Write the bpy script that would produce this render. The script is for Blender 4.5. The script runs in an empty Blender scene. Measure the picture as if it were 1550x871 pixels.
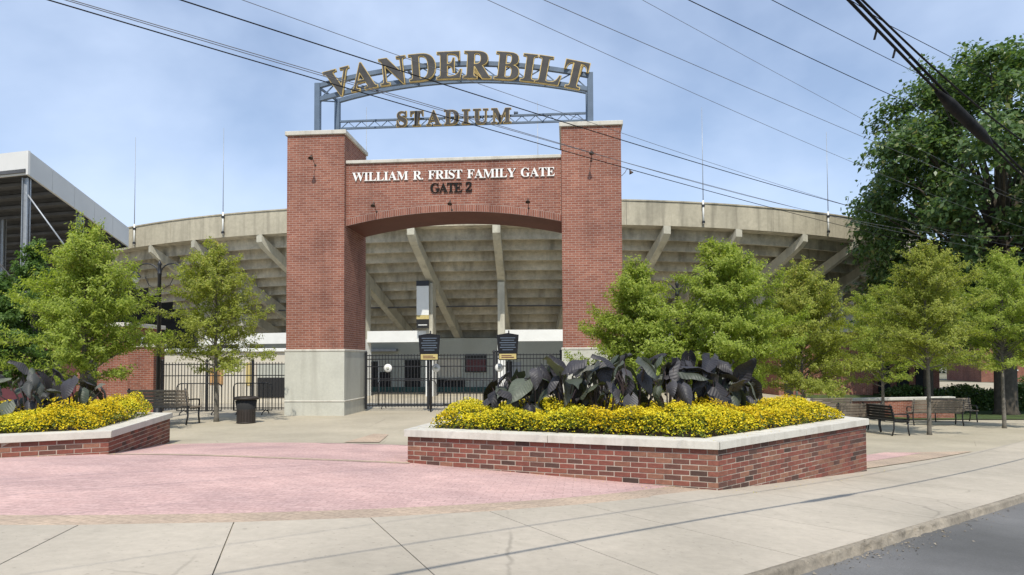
import bpy, bmesh, math, random
import numpy as np
from mathutils import Vector, Matrix
rng = np.random.default_rng(7); random.seed(7)
SC = bpy.context.scene; COL = SC.collection
R = math.radians

# ------------------------------------------------------------------ camera
F, CX, YH, EYE = 1033.0, 775.0, 546.3, 1.6          # in pixels of a 1550 wide picture
PITCH, ROLL = R(2.0), R(0.3)
YP = YH - F * math.tan(PITCH)
cr, sr, cp, sp = math.cos(ROLL), math.sin(ROLL), math.cos(PITCH), math.sin(PITCH)
cam = bpy.data.cameras.new('camera'); cam.sensor_width = 36; cam.lens = 36 * F / 1550
cam.shift_y = (YP - 435.5) / 1550; cam.clip_end = 3000; cam.clip_start = .05
camo = bpy.data.objects.new('camera', cam); COL.objects.link(camo)
camo.matrix_world = Matrix(((cr, sr, 0, 0), (sr * sp, -cr * sp, -cp, 0), (-sr * cp, cr * cp, -sp, EYE), (0, 0, 0, 1)))
SC.camera = camo

def ray(x, y):
    a = (x - CX) / F; b = -(y - YP) / F
    A = a * cr + b * sr; B = -a * sr + b * cr
    return np.array([A, cp - B * sp, sp + B * cp])

# ------------------------------------------------------------------ sky, sun, exposure
SUN_EL, SUN_AZ = R(56), R(-2)          # light travels towards +Y
world = bpy.data.worlds.new('World'); SC.world = world; world.use_nodes = True
nt = world.node_tree; nt.nodes.clear()
W = lambda t: nt.nodes.new(t)
sky = W('ShaderNodeTexSky'); sky.sky_type = 'NISHITA'; sky.sun_disc = False
sky.sun_elevation = SUN_EL; sky.sun_rotation = R(180) + SUN_AZ; sky.air_density = 1.0; sky.dust_density = .35; sky.ozone_density = 3.2
tc = W('ShaderNodeTexCoord'); mp = W('ShaderNodeMapping'); mp.inputs['Scale'].default_value = (1.0, 1.0, 1.7)
mp.inputs['Rotation'].default_value = (0, 0, .5); mp.inputs['Location'].default_value = (3.3, 3.7, 0)
nz = W('ShaderNodeTexNoise'); nz.inputs['Scale'].default_value = 1.9; nz.inputs['Detail'].default_value = 6; nz.inputs['Roughness'].default_value = .5
nz.inputs['Distortion'].default_value = .15
rp = W('ShaderNodeValToRGB'); rp.color_ramp.elements[0].position = .41; rp.color_ramp.elements[0].color = (.29, .29, .29, 1)
rp.color_ramp.elements[1].position = .67; rp.color_ramp.elements[1].color = (.86, .86, .86, 1)
mx = W('ShaderNodeMixRGB'); mx.inputs[2].default_value = (5.1, 6.1, 7.9, 1)
bg = W('ShaderNodeBackground'); bg.inputs[1].default_value = .117
wo = W('ShaderNodeOutputWorld')
L = nt.links.new
L(tc.outputs['Generated'], mp.inputs[0]); L(mp.outputs[0], nz.inputs['Vector']); L(nz.outputs[0], rp.inputs[0]); L(rp.outputs[0], mx.inputs[0])
L(sky.outputs[0], mx.inputs[1]); L(mx.outputs[0], bg.inputs[0]); L(bg.outputs[0], wo.inputs[0])
sun = bpy.data.lights.new('sun', 'SUN'); sun.energy = 3.6; sun.angle = R(.53); sun.color = (1, .95, .86)
suno = bpy.data.objects.new('sun', sun); COL.objects.link(suno)
tdir = Vector((math.sin(SUN_AZ) * math.cos(SUN_EL), math.cos(SUN_AZ) * math.cos(SUN_EL), -math.sin(SUN_EL)))
suno.rotation_euler = tdir.to_track_quat('-Z', 'Y').to_euler(); suno.location = (0, -10, 30)
SC.view_settings.view_transform = 'Standard'; SC.view_settings.look = 'None'; SC.view_settings.gamma = 1
SC.view_settings.use_curve_mapping = False; SC.view_settings.exposure = .36
SC.render.engine = 'CYCLES'; SC.cycles.max_bounces = 6; SC.cycles.transparent_max_bounces = 6

# ------------------------------------------------------------------ ground shape
DV = np.array([.745, .667]); NV = np.array([-.667, .745]); R0 = np.array([2.52, 8.4])   # along the road / away from it
def sstep(t):
    t = np.clip(t, 0, 1); return t * t * (3 - 2 * t)
def to_sn(X, Y):
    return (X - R0[0]) * DV[0] + (Y - R0[1]) * DV[1], (X - R0[0]) * NV[0] + (Y - R0[1]) * NV[1]
def from_sn(s, n):
    return R0[0] + s * DV[0] + n * NV[0], R0[1] + s * DV[1] + n * NV[1]
def gz(X, Y):
    s, n = to_sn(np.asarray(X, float), np.asarray(Y, float)); s = 14 * np.tanh(s / 14)
    return -.062 * s * (1 - sstep((n - 5.5) / 6)) - .42 * sstep((np.asarray(Y, float) - 24) / 12)
def at(x, y, Y):                                   # the point seen at a pixel at depth Y
    r = ray(x, y); r = r * (Y / r[1]); return Vector((r[0], r[1], r[2] + EYE))
def gpt(X, Y, dz=0.0): return Vector((X, Y, float(gz(X, Y)) + dz))

# ------------------------------------------------------------------ helpers
def tag(o, label=None, cat=None, group=None, kind=None):
    if label: o['label'] = label
    if cat: o['category'] = cat
    if group: o['group'] = group
    if kind: o['kind'] = kind
    return o
def empty(name, loc=(0, 0, 0), rz=0.0, label=None, cat=None, group=None):
    o = bpy.data.objects.new(name, None); COL.objects.link(o); o.location = loc; o.rotation_euler = (0, 0, rz); o.empty_display_size = .2
    return tag(o, label, cat, group)
def link(name, me, parent=None, loc=None, rot=None):
    o = bpy.data.objects.new(name, me); COL.objects.link(o)
    if parent: o.parent = parent
    if loc is not None: o.location = loc
    if rot is not None: o.rotation_euler = rot
    return o
def copy_tree(o, parent=None):
    c = o.copy(); COL.objects.link(c); c.parent = parent
    for ch in o.children:
        if ch.name in bpy.data.objects: copy_tree_child(ch, c)
    return c
def copy_tree_child(o, p):
    c = o.copy(); COL.objects.link(c); c.parent = p
    for ch in list(o.children): copy_tree_child(ch, c)

class MB:
    """collects shapes; build() links them as one mesh object"""
    def __init__(s): s.v = []; s.f = []; s.sm = []
    def add(s, vs, fs, smooth=False):
        b = len(s.v); s.v += [tuple(p) for p in vs]; s.f += [tuple(i + b for i in f) for f in fs]; s.sm += [smooth] * len(fs); return s
    def box(s, x0, x1, y0, y1, z0, z1, M=None, bev=0.0):
        if bev > 0:
            bm = bmesh.new(); bmesh.ops.create_cube(bm, size=1)
            for v in bm.verts: v.co = Vector(((x0 + x1) / 2 + v.co.x * (x1 - x0), (y0 + y1) / 2 + v.co.y * (y1 - y0), (z0 + z1) / 2 + v.co.z * (z1 - z0)))
            bmesh.ops.bevel(bm, geom=bm.edges[:], offset=bev, segments=1, affect='EDGES')
            bm.verts.index_update(); vs = [v.co.copy() for v in bm.verts]; fs = [[v.index for v in f.verts] for f in bm.faces]; bm.free()
        else:
            vs = [Vector(p) for p in ((x0, y0, z0), (x1, y0, z0), (x1, y1, z0), (x0, y1, z0), (x0, y0, z1), (x1, y0, z1), (x1, y1, z1), (x0, y1, z1))]
            fs = [(0, 3, 2, 1), (4, 5, 6, 7), (0, 1, 5, 4), (1, 2, 6, 5), (2, 3, 7, 6), (3, 0, 4, 7)]
        if M is not None: vs = [M @ v for v in vs]
        return s.add(vs, fs)
    def tube(s, pts, rad, n=8, caps=True):
        pts = [Vector(p) for p in pts]; k = len(pts)
        rad = rad if hasattr(rad, '__len__') else [rad] * k
        vs = []; up = Vector((0, 0, 1)); prev = None
        for i, p in enumerate(pts):
            t = (pts[min(i + 1, k - 1)] - pts[max(i - 1, 0)]).normalized()
            if prev is None: a = t.cross(up if abs(t.z) < .9 else Vector((1, 0, 0))).normalized()
            else:
                a = prev - t * prev.dot(t); a.normalize()
            prev = a; b = t.cross(a)
            vs += [p + (a * math.cos(2 * math.pi * j / n) + b * math.sin(2 * math.pi * j / n)) * rad[i] for j in range(n)]
        fs = [(i * n + j, i * n + (j + 1) % n, (i + 1) * n + (j + 1) % n, (i + 1) * n + j) for i in range(k - 1) for j in range(n)]
        if caps: fs += [tuple(range(n - 1, -1, -1)), tuple(range((k - 1) * n, k * n))]
        return s.add(vs, fs, n > 5)
    def bar(s, a, b, w, h):                        # box section from a to b
        a = Vector(a); b = Vector(b); t = (b - a).normalized()
        sd = t.cross(Vector((0, 0, 1)) if abs(t.z) < .95 else Vector((0, 1, 0))).normalized(); up = sd.cross(t)
        vs = [p + sd * (i * w / 2) + up * (j * h / 2) for p in (a, b) for i, j in ((-1, -1), (1, -1), (1, 1), (-1, 1))]
        return s.add(vs, [(0, 1, 2, 3), (7, 6, 5, 4), (0, 4, 5, 1), (1, 5, 6, 2), (2, 6, 7, 3), (3, 7, 4, 0)])
    def lathe(s, prof, n=20, M=None, smooth=True):
        vs = [Vector((r * math.cos(2 * math.pi * j / n), r * math.sin(2 * math.pi * j / n), z)) for r, z in prof for j in range(n)]
        if M is not None: vs = [M @ v for v in vs]
        k = len(prof)
        fs = [(i * n + j, i * n + (j + 1) % n, (i + 1) * n + (j + 1) % n, (i + 1) * n + j) for i in range(k - 1) for j in range(n)]
        fs += [tuple(range(n - 1, -1, -1)), tuple(range((k - 1) * n, k * n))]
        return s.add(vs, fs, smooth)
    def prism(s, poly, z0, z1):                    # poly: list of xy, counter-clockwise
        n = len(poly)
        vs = [(x, y, z0) for x, y in poly] + [(x, y, z1) for x, y in poly]
        return s.add(vs, [tuple(range(n - 1, -1, -1)), tuple(range(n, 2 * n))] + [(i, (i + 1) % n, n + (i + 1) % n, n + i) for i in range(n)])
    def mesh(s, name, mat, uv=True):
        me = bpy.data.meshes.new(name); me.from_pydata(s.v, [], s.f); me.materials.append(mat)
        me.polygons.foreach_set('use_smooth', s.sm)
        if uv: wall_uv(me)
        me.update(); return me
    def build(s, name, mat, parent=None, loc=None, rot=None): return link(name, s.mesh(name, mat), parent, loc, rot)

def wall_uv(me):                                   # metres: along the wall / up
    uv = me.uv_layers.new(name='UVMap').data; vs = me.vertices
    for p in me.polygons:
        n = p.normal
        if abs(n.z) > .8: tu, tv = Vector((1, 0, 0)), Vector((0, 1, 0))
        else:
            tu = Vector((-n.y, n.x, 0)).normalized(); tv = Vector((0, 0, 1))
        for li in p.loop_indices:
            co = vs[me.loops[li].vertex_index].co; uv[li].uv = (co.dot(tu), co.dot(tv))

def quads(name, V, mat, parent=None, loc=None, rnd=None):    # V: (N, k, 3) loose faces with a random number each
    N, k = V.shape[:2]
    me = bpy.data.meshes.new(name); me.vertices.add(N * k); me.vertices.foreach_set('co', V.astype(np.float32).ravel())
    me.loops.add(N * k); me.loops.foreach_set('vertex_index', np.arange(N * k, dtype=np.int32))
    me.polygons.add(N); me.polygons.foreach_set('loop_start', np.arange(0, N * k, k, dtype=np.int32))
    me.polygons.foreach_set('loop_total', np.full(N, k, dtype=np.int32))
    at_ = me.attributes.new('rnd', 'FLOAT', 'FACE'); at_.data.foreach_set('value', (rng.random(N) if rnd is None else rnd).astype(np.float32))
    me.materials.append(mat); me.update(calc_edges=True); me.validate()
    return link(name, me, parent, loc)

# ------------------------------------------------------------------ materials
def base_mat(name, rough=.8, spec=.3, metal=0):
    m = bpy.data.materials.new(name); m.use_nodes = True; b = m.node_tree.nodes['Principled BSDF']
    b.inputs['Roughness'].default_value = rough; b.inputs['Specular IOR Level'].default_value = spec; b.inputs['Metallic'].default_value = metal
    return m, m.node_tree, b
def ramp(t, stops, fac):
    r = t.nodes.new('ShaderNodeValToRGB'); e = r.color_ramp.elements
    while len(e) < len(stops): e.new(.5)
    for el, (p, c) in zip(e, stops): el.position = p; el.color = (*c, 1)
    t.links.new(fac, r.inputs[0]); return r.outputs[0]
def noise(t, scale, vec=None, detail=4, rough=.55, stretch=None, coord='Object'):
    n = t.nodes.new('ShaderNodeTexNoise'); n.inputs['Scale'].default_value = scale; n.inputs['Detail'].default_value = detail; n.inputs['Roughness'].default_value = rough
    if vec is None:
        vec = t.nodes.new('ShaderNodeTexCoord').outputs[coord]
    if stretch:
        mp = t.nodes.new('ShaderNodeMapping'); mp.inputs['Scale'].default_value = stretch; t.links.new(vec, mp.inputs[0]); vec = mp.outputs[0]
    t.links.new(vec, n.inputs['Vector']); return n.outputs[0]
def mixc(t, a, b, fac, mode='MIX'):
    m = t.nodes.new('ShaderNodeMixRGB'); m.blend_type = mode
    for s, x in ((1, a), (2, b)):
        if isinstance(x, tuple): m.inputs[s].default_value = (*x, 1)
        else: t.links.new(x, m.inputs[s])
    if isinstance(fac, float): m.inputs[0].default_value = fac
    else: t.links.new(fac, m.inputs[0])
    return m.outputs[0]
def bump(t, b, h, strength=.3, dist=.02):
    n = t.nodes.new('ShaderNodeBump'); n.inputs['Strength'].default_value = strength; n.inputs['Distance'].default_value = dist
    t.links.new(h, n.inputs['Height']); t.links.new(n.outputs[0], b.inputs['Normal'])
def sc(c, k): return tuple(x * k for x in c)
def mottled(name, c, var=.18, s1=.9, s2=14, rough=.85, streak=None, bmp=.25, spots=0.0, spec=.3, dirt=(.25, .22, .17), stain=0.0, cracks=0.0):
    m, t, b = base_mat(name, rough, spec)
    big = noise(t, s1, detail=5); fine = noise(t, s2, detail=6, rough=.7)
    col = ramp(t, [(.3, sc(c, 1 - var)), (.7, sc(c, 1 + var))], big)
    col = mixc(t, col, ramp(t, [(.3, (1 - var,) * 3), (.7, (1 + var,) * 3)], fine), .8, 'MULTIPLY')
    if streak:
        st = noise(t, 1.0, stretch=streak, detail=4)
        col = mixc(t, col, dirt, ramp(t, [(.5, (0, 0, 0)), (.72, (.6, .6, .6))], st))
    if spots:
        sp_ = noise(t, 23, detail=2)
        col = mixc(t, col, sc(dirt, .5), ramp(t, [(.66, (0, 0, 0)), (.72, (spots,) * 3)], sp_))
    if stain:
        col = mixc(t, col, ramp(t, [(.30, (1 - stain, 1 - stain, 1 - stain * 1.1)), (.62, (1.04, 1.03, 1.02))], noise(t, .55, detail=7, rough=.65)), 1.0, 'MULTIPLY')
        gum = t.nodes.new('ShaderNodeTexVoronoi'); gum.inputs['Scale'].default_value = 2.6; t.links.new(t.nodes.new('ShaderNodeTexCoord').outputs['Object'], gum.inputs['Vector'])
        col = mixc(t, col, sc(c, .55), ramp(t, [(.035, (.6, .6, .6)), (.06, (0, 0, 0))], gum.outputs['Distance']))
    if cracks:
        vo = t.nodes.new('ShaderNodeTexVoronoi'); vo.feature = 'DISTANCE_TO_EDGE'; vo.inputs['Scale'].default_value = .42
        wob = t.nodes.new('ShaderNodeMixRGB'); wob.blend_type = 'ADD'; wob.inputs[0].default_value = .35; t.links.new(t.nodes.new('ShaderNodeTexCoord').outputs['Object'], wob.inputs[1])
        n3 = t.nodes.new('ShaderNodeTexNoise'); n3.inputs['Scale'].default_value = 2.5; n3.inputs['Detail'].default_value = 6; t.links.new(n3.outputs['Color'], wob.inputs[2]); t.links.new(wob.outputs[0], vo.inputs['Vector'])
        mask = ramp(t, [(.5, (0, 0, 0)), (.58, (cracks,) * 3)], noise(t, .3, detail=3))
        col = mixc(t, col, sc(c, .35), mixc(t, (0, 0, 0), mask, ramp(t, [(.002, (1, 1, 1)), (.006, (0, 0, 0))], vo.outputs['Distance'])))
    t.links.new(col, b.inputs['Base Color']); bump(t, b, fine, bmp, .01)
    return m
def brick_mat(name, c1, c2, mortar, bw=.213, rh=.0677, ms=.011, rough=.85, streaks=.8):
    m, t, b = base_mat(name, rough, .25)
    uv = t.nodes.new('ShaderNodeTexCoord').outputs['UV']
    br = t.nodes.new('ShaderNodeTexBrick'); br.inputs['Scale'].default_value = 1; br.inputs['Brick Width'].default_value = bw; br.inputs['Row Height'].default_value = rh
    br.inputs['Mortar Size'].default_value = ms / 2; br.inputs['Mortar Smooth'].default_value = .2; br.inputs['Bias'].default_value = -.1
    br.inputs['Color1'].default_value = (*c1, 1); br.inputs['Color2'].default_value = (*c2, 1); br.inputs['Mortar'].default_value = (*mortar, 1)
    t.links.new(uv, br.inputs['Vector'])
    big = noise(t, .8, detail=5); fine = noise(t, 30, detail=3)
    col = mixc(t, br.outputs['Color'], ramp(t, [(.3, (.78, .78, .8)), (.7, (1.15, 1.12, 1.1))], big), 1.0, 'MULTIPLY')
    col = mixc(t, col, ramp(t, [(.3, (.82,) * 3), (.7, (1.15,) * 3)], fine), 1.0, 'MULTIPLY')
    col = mixc(t, col, ramp(t, [(.35, (.72, .70, .70)), (.5, (1, 1, 1)), (.66, (1, 1, 1)), (.78, (1.16, 1.15, 1.14))], noise(t, 1.0, stretch=(1.7, 1.7, .16), detail=6, rough=.65)), streaks, 'MULTIPLY')
    t.links.new(col, b.inputs['Base Color'])
    inv = t.nodes.new('ShaderNodeMath'); inv.operation = 'SUBTRACT'; inv.inputs[0].default_value = 1; t.links.new(br.outputs['Fac'], inv.inputs[1])
    bump(t, b, inv.outputs[0], .5, .006)
    return m
def plain(name, c, rough=.6, metal=0, spec=.4, var=.12, s=6.0):
    m, t, b = base_mat(name, rough, spec, metal)
    t.links.new(ramp(t, [(.3, sc(c, 1 - var)), (.7, sc(c, 1 + var))], noise(t, s, detail=4)), b.inputs['Base Color']); return m
def rnd_mat(name, stops, rough=.6, trans=0.0, spec=.3, src='rnd', noisy=False):
    m, t, b = base_mat(name, rough, spec)
    if src == 'island': f = t.nodes.new('ShaderNodeNewGeometry').outputs['Random Per Island']
    elif src == 'object': f = t.nodes.new('ShaderNodeObjectInfo').outputs['Random']
    else:
        a = t.nodes.new('ShaderNodeAttribute'); a.attribute_name = 'rnd'; f = a.outputs['Fac']
    col = ramp(t, stops, f)
    if noisy:
        fine = noise(t, 22, detail=5, rough=.7, coord='Object')
        col = mixc(t, col, ramp(t, [(.3, (.72,) * 3), (.7, (1.25,) * 3)], fine), 1.0, 'MULTIPLY'); bump(t, b, fine, .4, .006)
    t.links.new(col, b.inputs['Base Color'])
    if trans:
        tr = t.nodes.new('ShaderNodeBsdfTranslucent'); mx_ = t.nodes.new('ShaderNodeMixShader'); mx_.inputs[0].default_value = trans
        t.links.new(mixc(t, col, (1.3, 1.35, .7), 1.0, 'MULTIPLY'), tr.inputs[0]); t.links.new(b.outputs[0], mx_.inputs[1]); t.links.new(tr.outputs[0], mx_.inputs[2])
        t.links.new(mx_.outputs[0], t.nodes['Material Output'].inputs[0])
    return m
M = dict(
    plaza=mottled('plaza_concrete', (.40, .355, .27), .11, .35, 9, spots=.25, stain=.14, cracks=.4),
    slab=mottled('sidewalk_concrete', (.42, .372, .30), .10, .5, 11, spots=.3, stain=.16, cracks=.45),
    groove=mottled('joint_dirt', (.12, .11, .09), .2),
    asphalt=mottled('asphalt', (.14, .138, .135), .2, .6, 60, rough=.9, bmp=.6, stain=.22, cracks=.7),
    kerb=mottled('kerb_stone', (.25, .215, .165), .3, 2.5, 25, spots=.6, bmp=.9),
    lawn=mottled('lawn_grass', (.06, .085, .025), .4, 1.5, 40, bmp=.8),
    soil=mottled('soil', (.05, .04, .03), .3),
    earth=mottled('far_ground', (.16, .15, .1), .3, .05, 1),
    gate_brick=brick_mat('gate_brick', (.235, .088, .058), (.315, .135, .09), (.40, .315, .265), ms=.012),
    soldier_brick=brick_mat('soldier_brick', (.235, .09, .06), (.33, .14, .095), (.40, .315, .265), bw=.0677, rh=.215, ms=.012),
    dark_brick=brick_mat('building_brick', (.22, .075, .045), (.30, .115, .07), (.36, .30, .25)),
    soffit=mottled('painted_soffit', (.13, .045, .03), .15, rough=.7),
    limestone=mottled('limestone', (.55, .52, .45), .09, 1.6, 18, streak=(6, 6, .6), bmp=.15, dirt=(.36, .33, .27)),
    base_stone=mottled('pale_base_stone', (.50, .49, .42), .09, 1.1, 20, bmp=.2, streak=(3, 3, .35), dirt=(.36, .345, .29)),
    stadium=mottled('stadium_concrete', (.42, .38, .285), .16, .45, 5, streak=(2.2, 2.2, .12), bmp=.3, dirt=(.16, .145, .11)),
    deck=mottled('deck_concrete', (.46, .425, .34), .22, .5, 4, streak=(1.6, 1.6, .5), dirt=(.11, .105, .085), spots=.5),
    raker=mottled('raker_concrete', (.47, .445, .355), .13, .8, 5, streak=(2, 2, .3), dirt=(.2, .19, .15)),
    panel=plain('white_fascia', (.62, .61, .58), .55, var=.05, s=.6),
    white=plain('white_paint', (.72, .72, .68), .6, var=.05, s=1.5),
    cream=mottled('cream_wall', (.55, .51, .42), .06),
    greywall=mottled('grey_wall', (.42, .43, .37), .08),
    green_skirt=plain('green_skirt', (.03, .09, .075), .6),
    steel=plain('sign_steel', (.105, .145, .20), .5, .0, var=.15, s=3),
    grey_steel=plain('galvanised_steel', (.32, .34, .36), .45, .3),
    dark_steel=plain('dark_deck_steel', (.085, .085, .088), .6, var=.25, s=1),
    bronze=plain('bronze_paint', (.07, .045, .035), .6),
    iron=plain('black_iron', (.014, .014, .016), .45, spec=.5),
    black=plain('black_paint', (.012, .012, .012), .6),
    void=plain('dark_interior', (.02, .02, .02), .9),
    gold=plain('gold_edge', (.55, .40, .15), .45, .2, var=.2),
    letter_face=mottled('letter_grey', (.058, .055, .053), .25, 3, 40, rough=.7, bmp=.1),
    white_letter=plain('white_letter', (.80, .79, .74), .5, var=.04),
    black_letter=plain('black_letter', (.010, .009, .008), .7, spec=.2),
    lampglass=plain('lamp_glass', (.75, .75, .72), .25, spec=.6),
    wood=mottled('bench_wood', (.20, .165, .125), .25, 3, 20, rough=.75, streak=(.5, 12, 12), dirt=(.12, .1, .08)),
    bark=mottled('bark', (.085, .07, .052), .3, 5, 30, bmp=.8, streak=(8, 8, 1), dirt=(.03, .026, .02)),
    palebark=mottled('young_bark', (.15, .135, .11), .25, 5, 30, bmp=.6),
    wire=plain('cable_sheath', (.016, .015, .015), .85, spec=.15, var=.5, s=9),
    wire_old=plain('weathered_cable', (.12, .12, .13), .6),
    navy=plain('sign_navy', (.012, .013, .016), .6, spec=.2), maroon=plain('maroon_panel', (.10, .025, .03), .5),
    sign_gold=plain('sign_yellow', (.50, .40, .16), .6), print_=plain('sign_print', (.10, .13, .17), .7),
    ply=mottled('plywood', (.42, .25, .11), .2, 3, 30),
    glass=plain('dark_glass', (.02, .025, .03), .1, spec=.7),
    roof=plain('roof_shingle', (.08, .075, .07), .8),
    brick=rnd_mat('planter_brick', [(0, (.06, .038, .03)), (.14, (.115, .058, .044)), (.35, (.17, .064, .047)), (.6, (.225, .075, .053)), (.85, (.20, .095, .062)), (1, (.26, .125, .08))], .85, src='object', noisy=True),
    brickwork=None,
    mortar=mottled('mortar', (.40, .335, .27), .15, 3, 40),
    leaf_young=rnd_mat('young_tree_leaf', [(0, (.16, .22, .035)), (.4, (.29, .36, .06)), (.8, (.40, .46, .09)), (1, (.50, .48, .12))], .5, .52),
    leaf_yellowish=rnd_mat('yellowish_tree_leaf', [(0, (.14, .17, .03)), (.4, (.28, .32, .055)), (.8, (.40, .42, .085)), (1, (.52, .44, .11))], .5, .5),
    leaf_green=rnd_mat('green_tree_leaf', [(0, (.05, .10, .02)), (.5, (.09, .165, .03)), (1, (.14, .22, .045))], .55, .4),
    leaf_oak=rnd_mat('dark_oak_leaf', [(0, (.05, .095, .03)), (.5, (.095, .16, .05)), (.9, (.14, .21, .06)), (1, (.23, .22, .07))], .4, .4, spec=.4),
    leaf_far=rnd_mat('far_leaf', [(0, (.02, .035, .012)), (1, (.05, .075, .022))], .7, .2),
    bloom=rnd_mat('yellow_bloom', [(0, (.56, .33, .01)), (.2, (.66, .48, .012)), (.5, (.72, .57, .02)), (.8, (.68, .62, .035)), (1, (.52, .54, .05))], .6, .3),
    bedleaf=rnd_mat('bed_leaf', [(0, (.06, .09, .015)), (.6, (.13, .17, .025)), (1, (.24, .25, .04))], .6, .4),
    taro=rnd_mat('elephant_ear_leaf', [(0, (.02, .018, .021)), (.25, (.042, .038, .044)), (.5, (.07, .066, .072)), (.72, (.06, .075, .05)), (.9, (.10, .115, .08)), (1, (.15, .15, .12))], .5, .18, spec=.4, src='object', noisy=True),
    taro_stem=plain('elephant_ear_stem', (.05, .035, .035), .5),
)
BR_STOPS = [(0, (.06, .038, .03)), (.14, (.115, .058, .044)), (.35, (.17, .064, .047)), (.6, (.225, .075, .053)), (.85, (.20, .095, .062)), (1, (.26, .125, .08))]
M['brickwork'] = rnd_mat('planter_brickwork', BR_STOPS, .85, src='island', noisy=True)
def add_veins(m):
    t = m.node_tree; b = t.nodes['Principled BSDF']; c = b.inputs['Base Color'].links[0].from_socket
    sx = t.nodes.new('ShaderNodeSeparateXYZ'); t.links.new(t.nodes.new('ShaderNodeTexCoord').outputs['Object'], sx.inputs[0])
    def mth(op, a, b_): 
        n = t.nodes.new('ShaderNodeMath'); n.operation = op
        for i, v in enumerate((a, b_)):
            if v is None: continue
            if isinstance(v, (int, float)): n.inputs[i].default_value = v
            else: t.links.new(v, n.inputs[i])
        return n.outputs[0]
    ax = mth('ABSOLUTE', sx.outputs[0], None); rib = mth('LESS_THAN', ax, .006)
    wv = mth('SINE', mth('MULTIPLY', mth('ADD', sx.outputs[1], mth('MULTIPLY', ax, -.8)), 95.0), None); vein = mth('GREATER_THAN', wv, .86)
    f = mth('MULTIPLY', mth('MAXIMUM', rib, vein), .5)
    t.links.new(mixc(t, c, (.07, .068, .06), f), b.inputs['Base Color']); bump(t, b, mth('ADD', wv, mth('MULTIPLY', rib, 2.0)), .25, .006)
add_veins(M['taro'])
def paver_mat(name, c1, c2, mort, rot):
    m = brick_mat(name, c1, c2, mort, bw=.21, rh=.105, ms=.010, streaks=.0); t = m.node_tree
    br = next(n for n in t.nodes if n.type == 'TEX_BRICK'); l = br.inputs['Vector'].links[0]; src = l.from_socket
    mp_ = t.nodes.new('ShaderNodeMapping'); mp_.inputs['Rotation'].default_value = (0, 0, rot)
    t.links.new(src, mp_.inputs[0]); t.links.new(mp_.outputs[0], br.inputs['Vector']); return m
M['pink'] = paver_mat('pink_paver', (.50, .335, .305), (.56, .385, .35), (.40, .275, .245), .1)
M['tan'] = paver_mat('tan_paver', (.42, .33, .245), (.47, .365, .27), (.34, .27, .20), .4)

# ------------------------------------------------------------------ setting: ground, road, pavements
def grid_sheet(name, xs, ys, zf, mat):
    X, Y = np.meshgrid(xs, ys); Z = zf(X, Y); n, k = X.shape
    vs = np.stack([X, Y, Z], -1).reshape(-1, 3).tolist()
    fs = [(i * k + j, i * k + j + 1, (i + 1) * k + j + 1, (i + 1) * k + j) for i in range(n - 1) for j in range(k - 1)]
    mb = MB(); mb.add(vs, fs, True); return tag(mb.build(name, mat), kind='structure')
def sn_sheet(name, ss_, ns, zf, mat):
    S, N = np.meshgrid(ss_, ns); X, Y = from_sn(S, N); Z = zf(X, Y, N); n, k = X.shape
    vs = np.stack([X, Y, Z], -1).reshape(-1, 3).tolist()
    fs = [(i * k + j, i * k + j + 1, (i + 1) * k + j + 1, (i + 1) * k + j) for i in range(n - 1) for j in range(k - 1)]
    mb = MB(); mb.add(vs, fs, True); return tag(mb.build(name, mat), kind='structure')
far = np.concatenate([np.linspace(-900, -80, 12), np.linspace(-60, 60, 41), np.linspace(80, 900, 12)])
grid_sheet('ground', far, far + 20, lambda x, y: gz(x, y) - .32, M['earth'])
KERB = -2.30
ss_ = np.arange(-45, 60.1, .75)
sn_sheet('road', ss_, np.linspace(-11, KERB + .02, 10), lambda x, y, n: gz(x, y) - .085, M['asphalt'])
def plaza_z(x, y, n): return gz(x, y) - .012
sn_sheet('plaza', np.arange(-45, 60.1, 1.0), np.concatenate([np.arange(KERB + .05, 12.5, .45), np.arange(13, 60, 1.0)]), plaza_z, M['plaza'])
# lawn to the right, beyond the benches
lawn = grid_sheet('lawn', np.arange(15.5, 70, 1.5), np.arange(28.5, 46, 1.0), lambda x, y: gz(x, y) + .02, M['lawn'])

# pink paving inside a circle that touches the pavement, tan border round it
PC = np.array([-5.44, 15.5]); RO, RI = 10.5, 10.1
def polar_sheet(name, a0, a1, na, radii, zoff, mat, ymax=None):
    vs = []; k = na + 1
    for r_ in radii:
        for i in range(k):
            a = a0 + (a1 - a0) * i / na; x = PC[0] + r_ * math.sin(a); y = PC[1] - r_ * math.cos(a)
            if ymax is not None: y = min(y, ymax)
            vs.append((x, y, float(gz(x, y)) + zoff))
    fs = [(i * k + j, i * k + j + 1, (i + 1) * k + j + 1, (i + 1) * k + j) for i in range(len(radii) - 1) for j in range(na)]
    mb = MB(); mb.add(vs, fs, True); return tag(mb.build(name, mat), kind='structure')
polar_sheet('paving_border', R(-62), R(52), 60, [RI, (RI + RO) / 2, RO], -.003, M['tan'])
polar_sheet('pink_paving', R(-75), R(75), 80, list(np.linspace(2.57, RI, 16)), -.004, M['pink'], 12.97)
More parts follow.
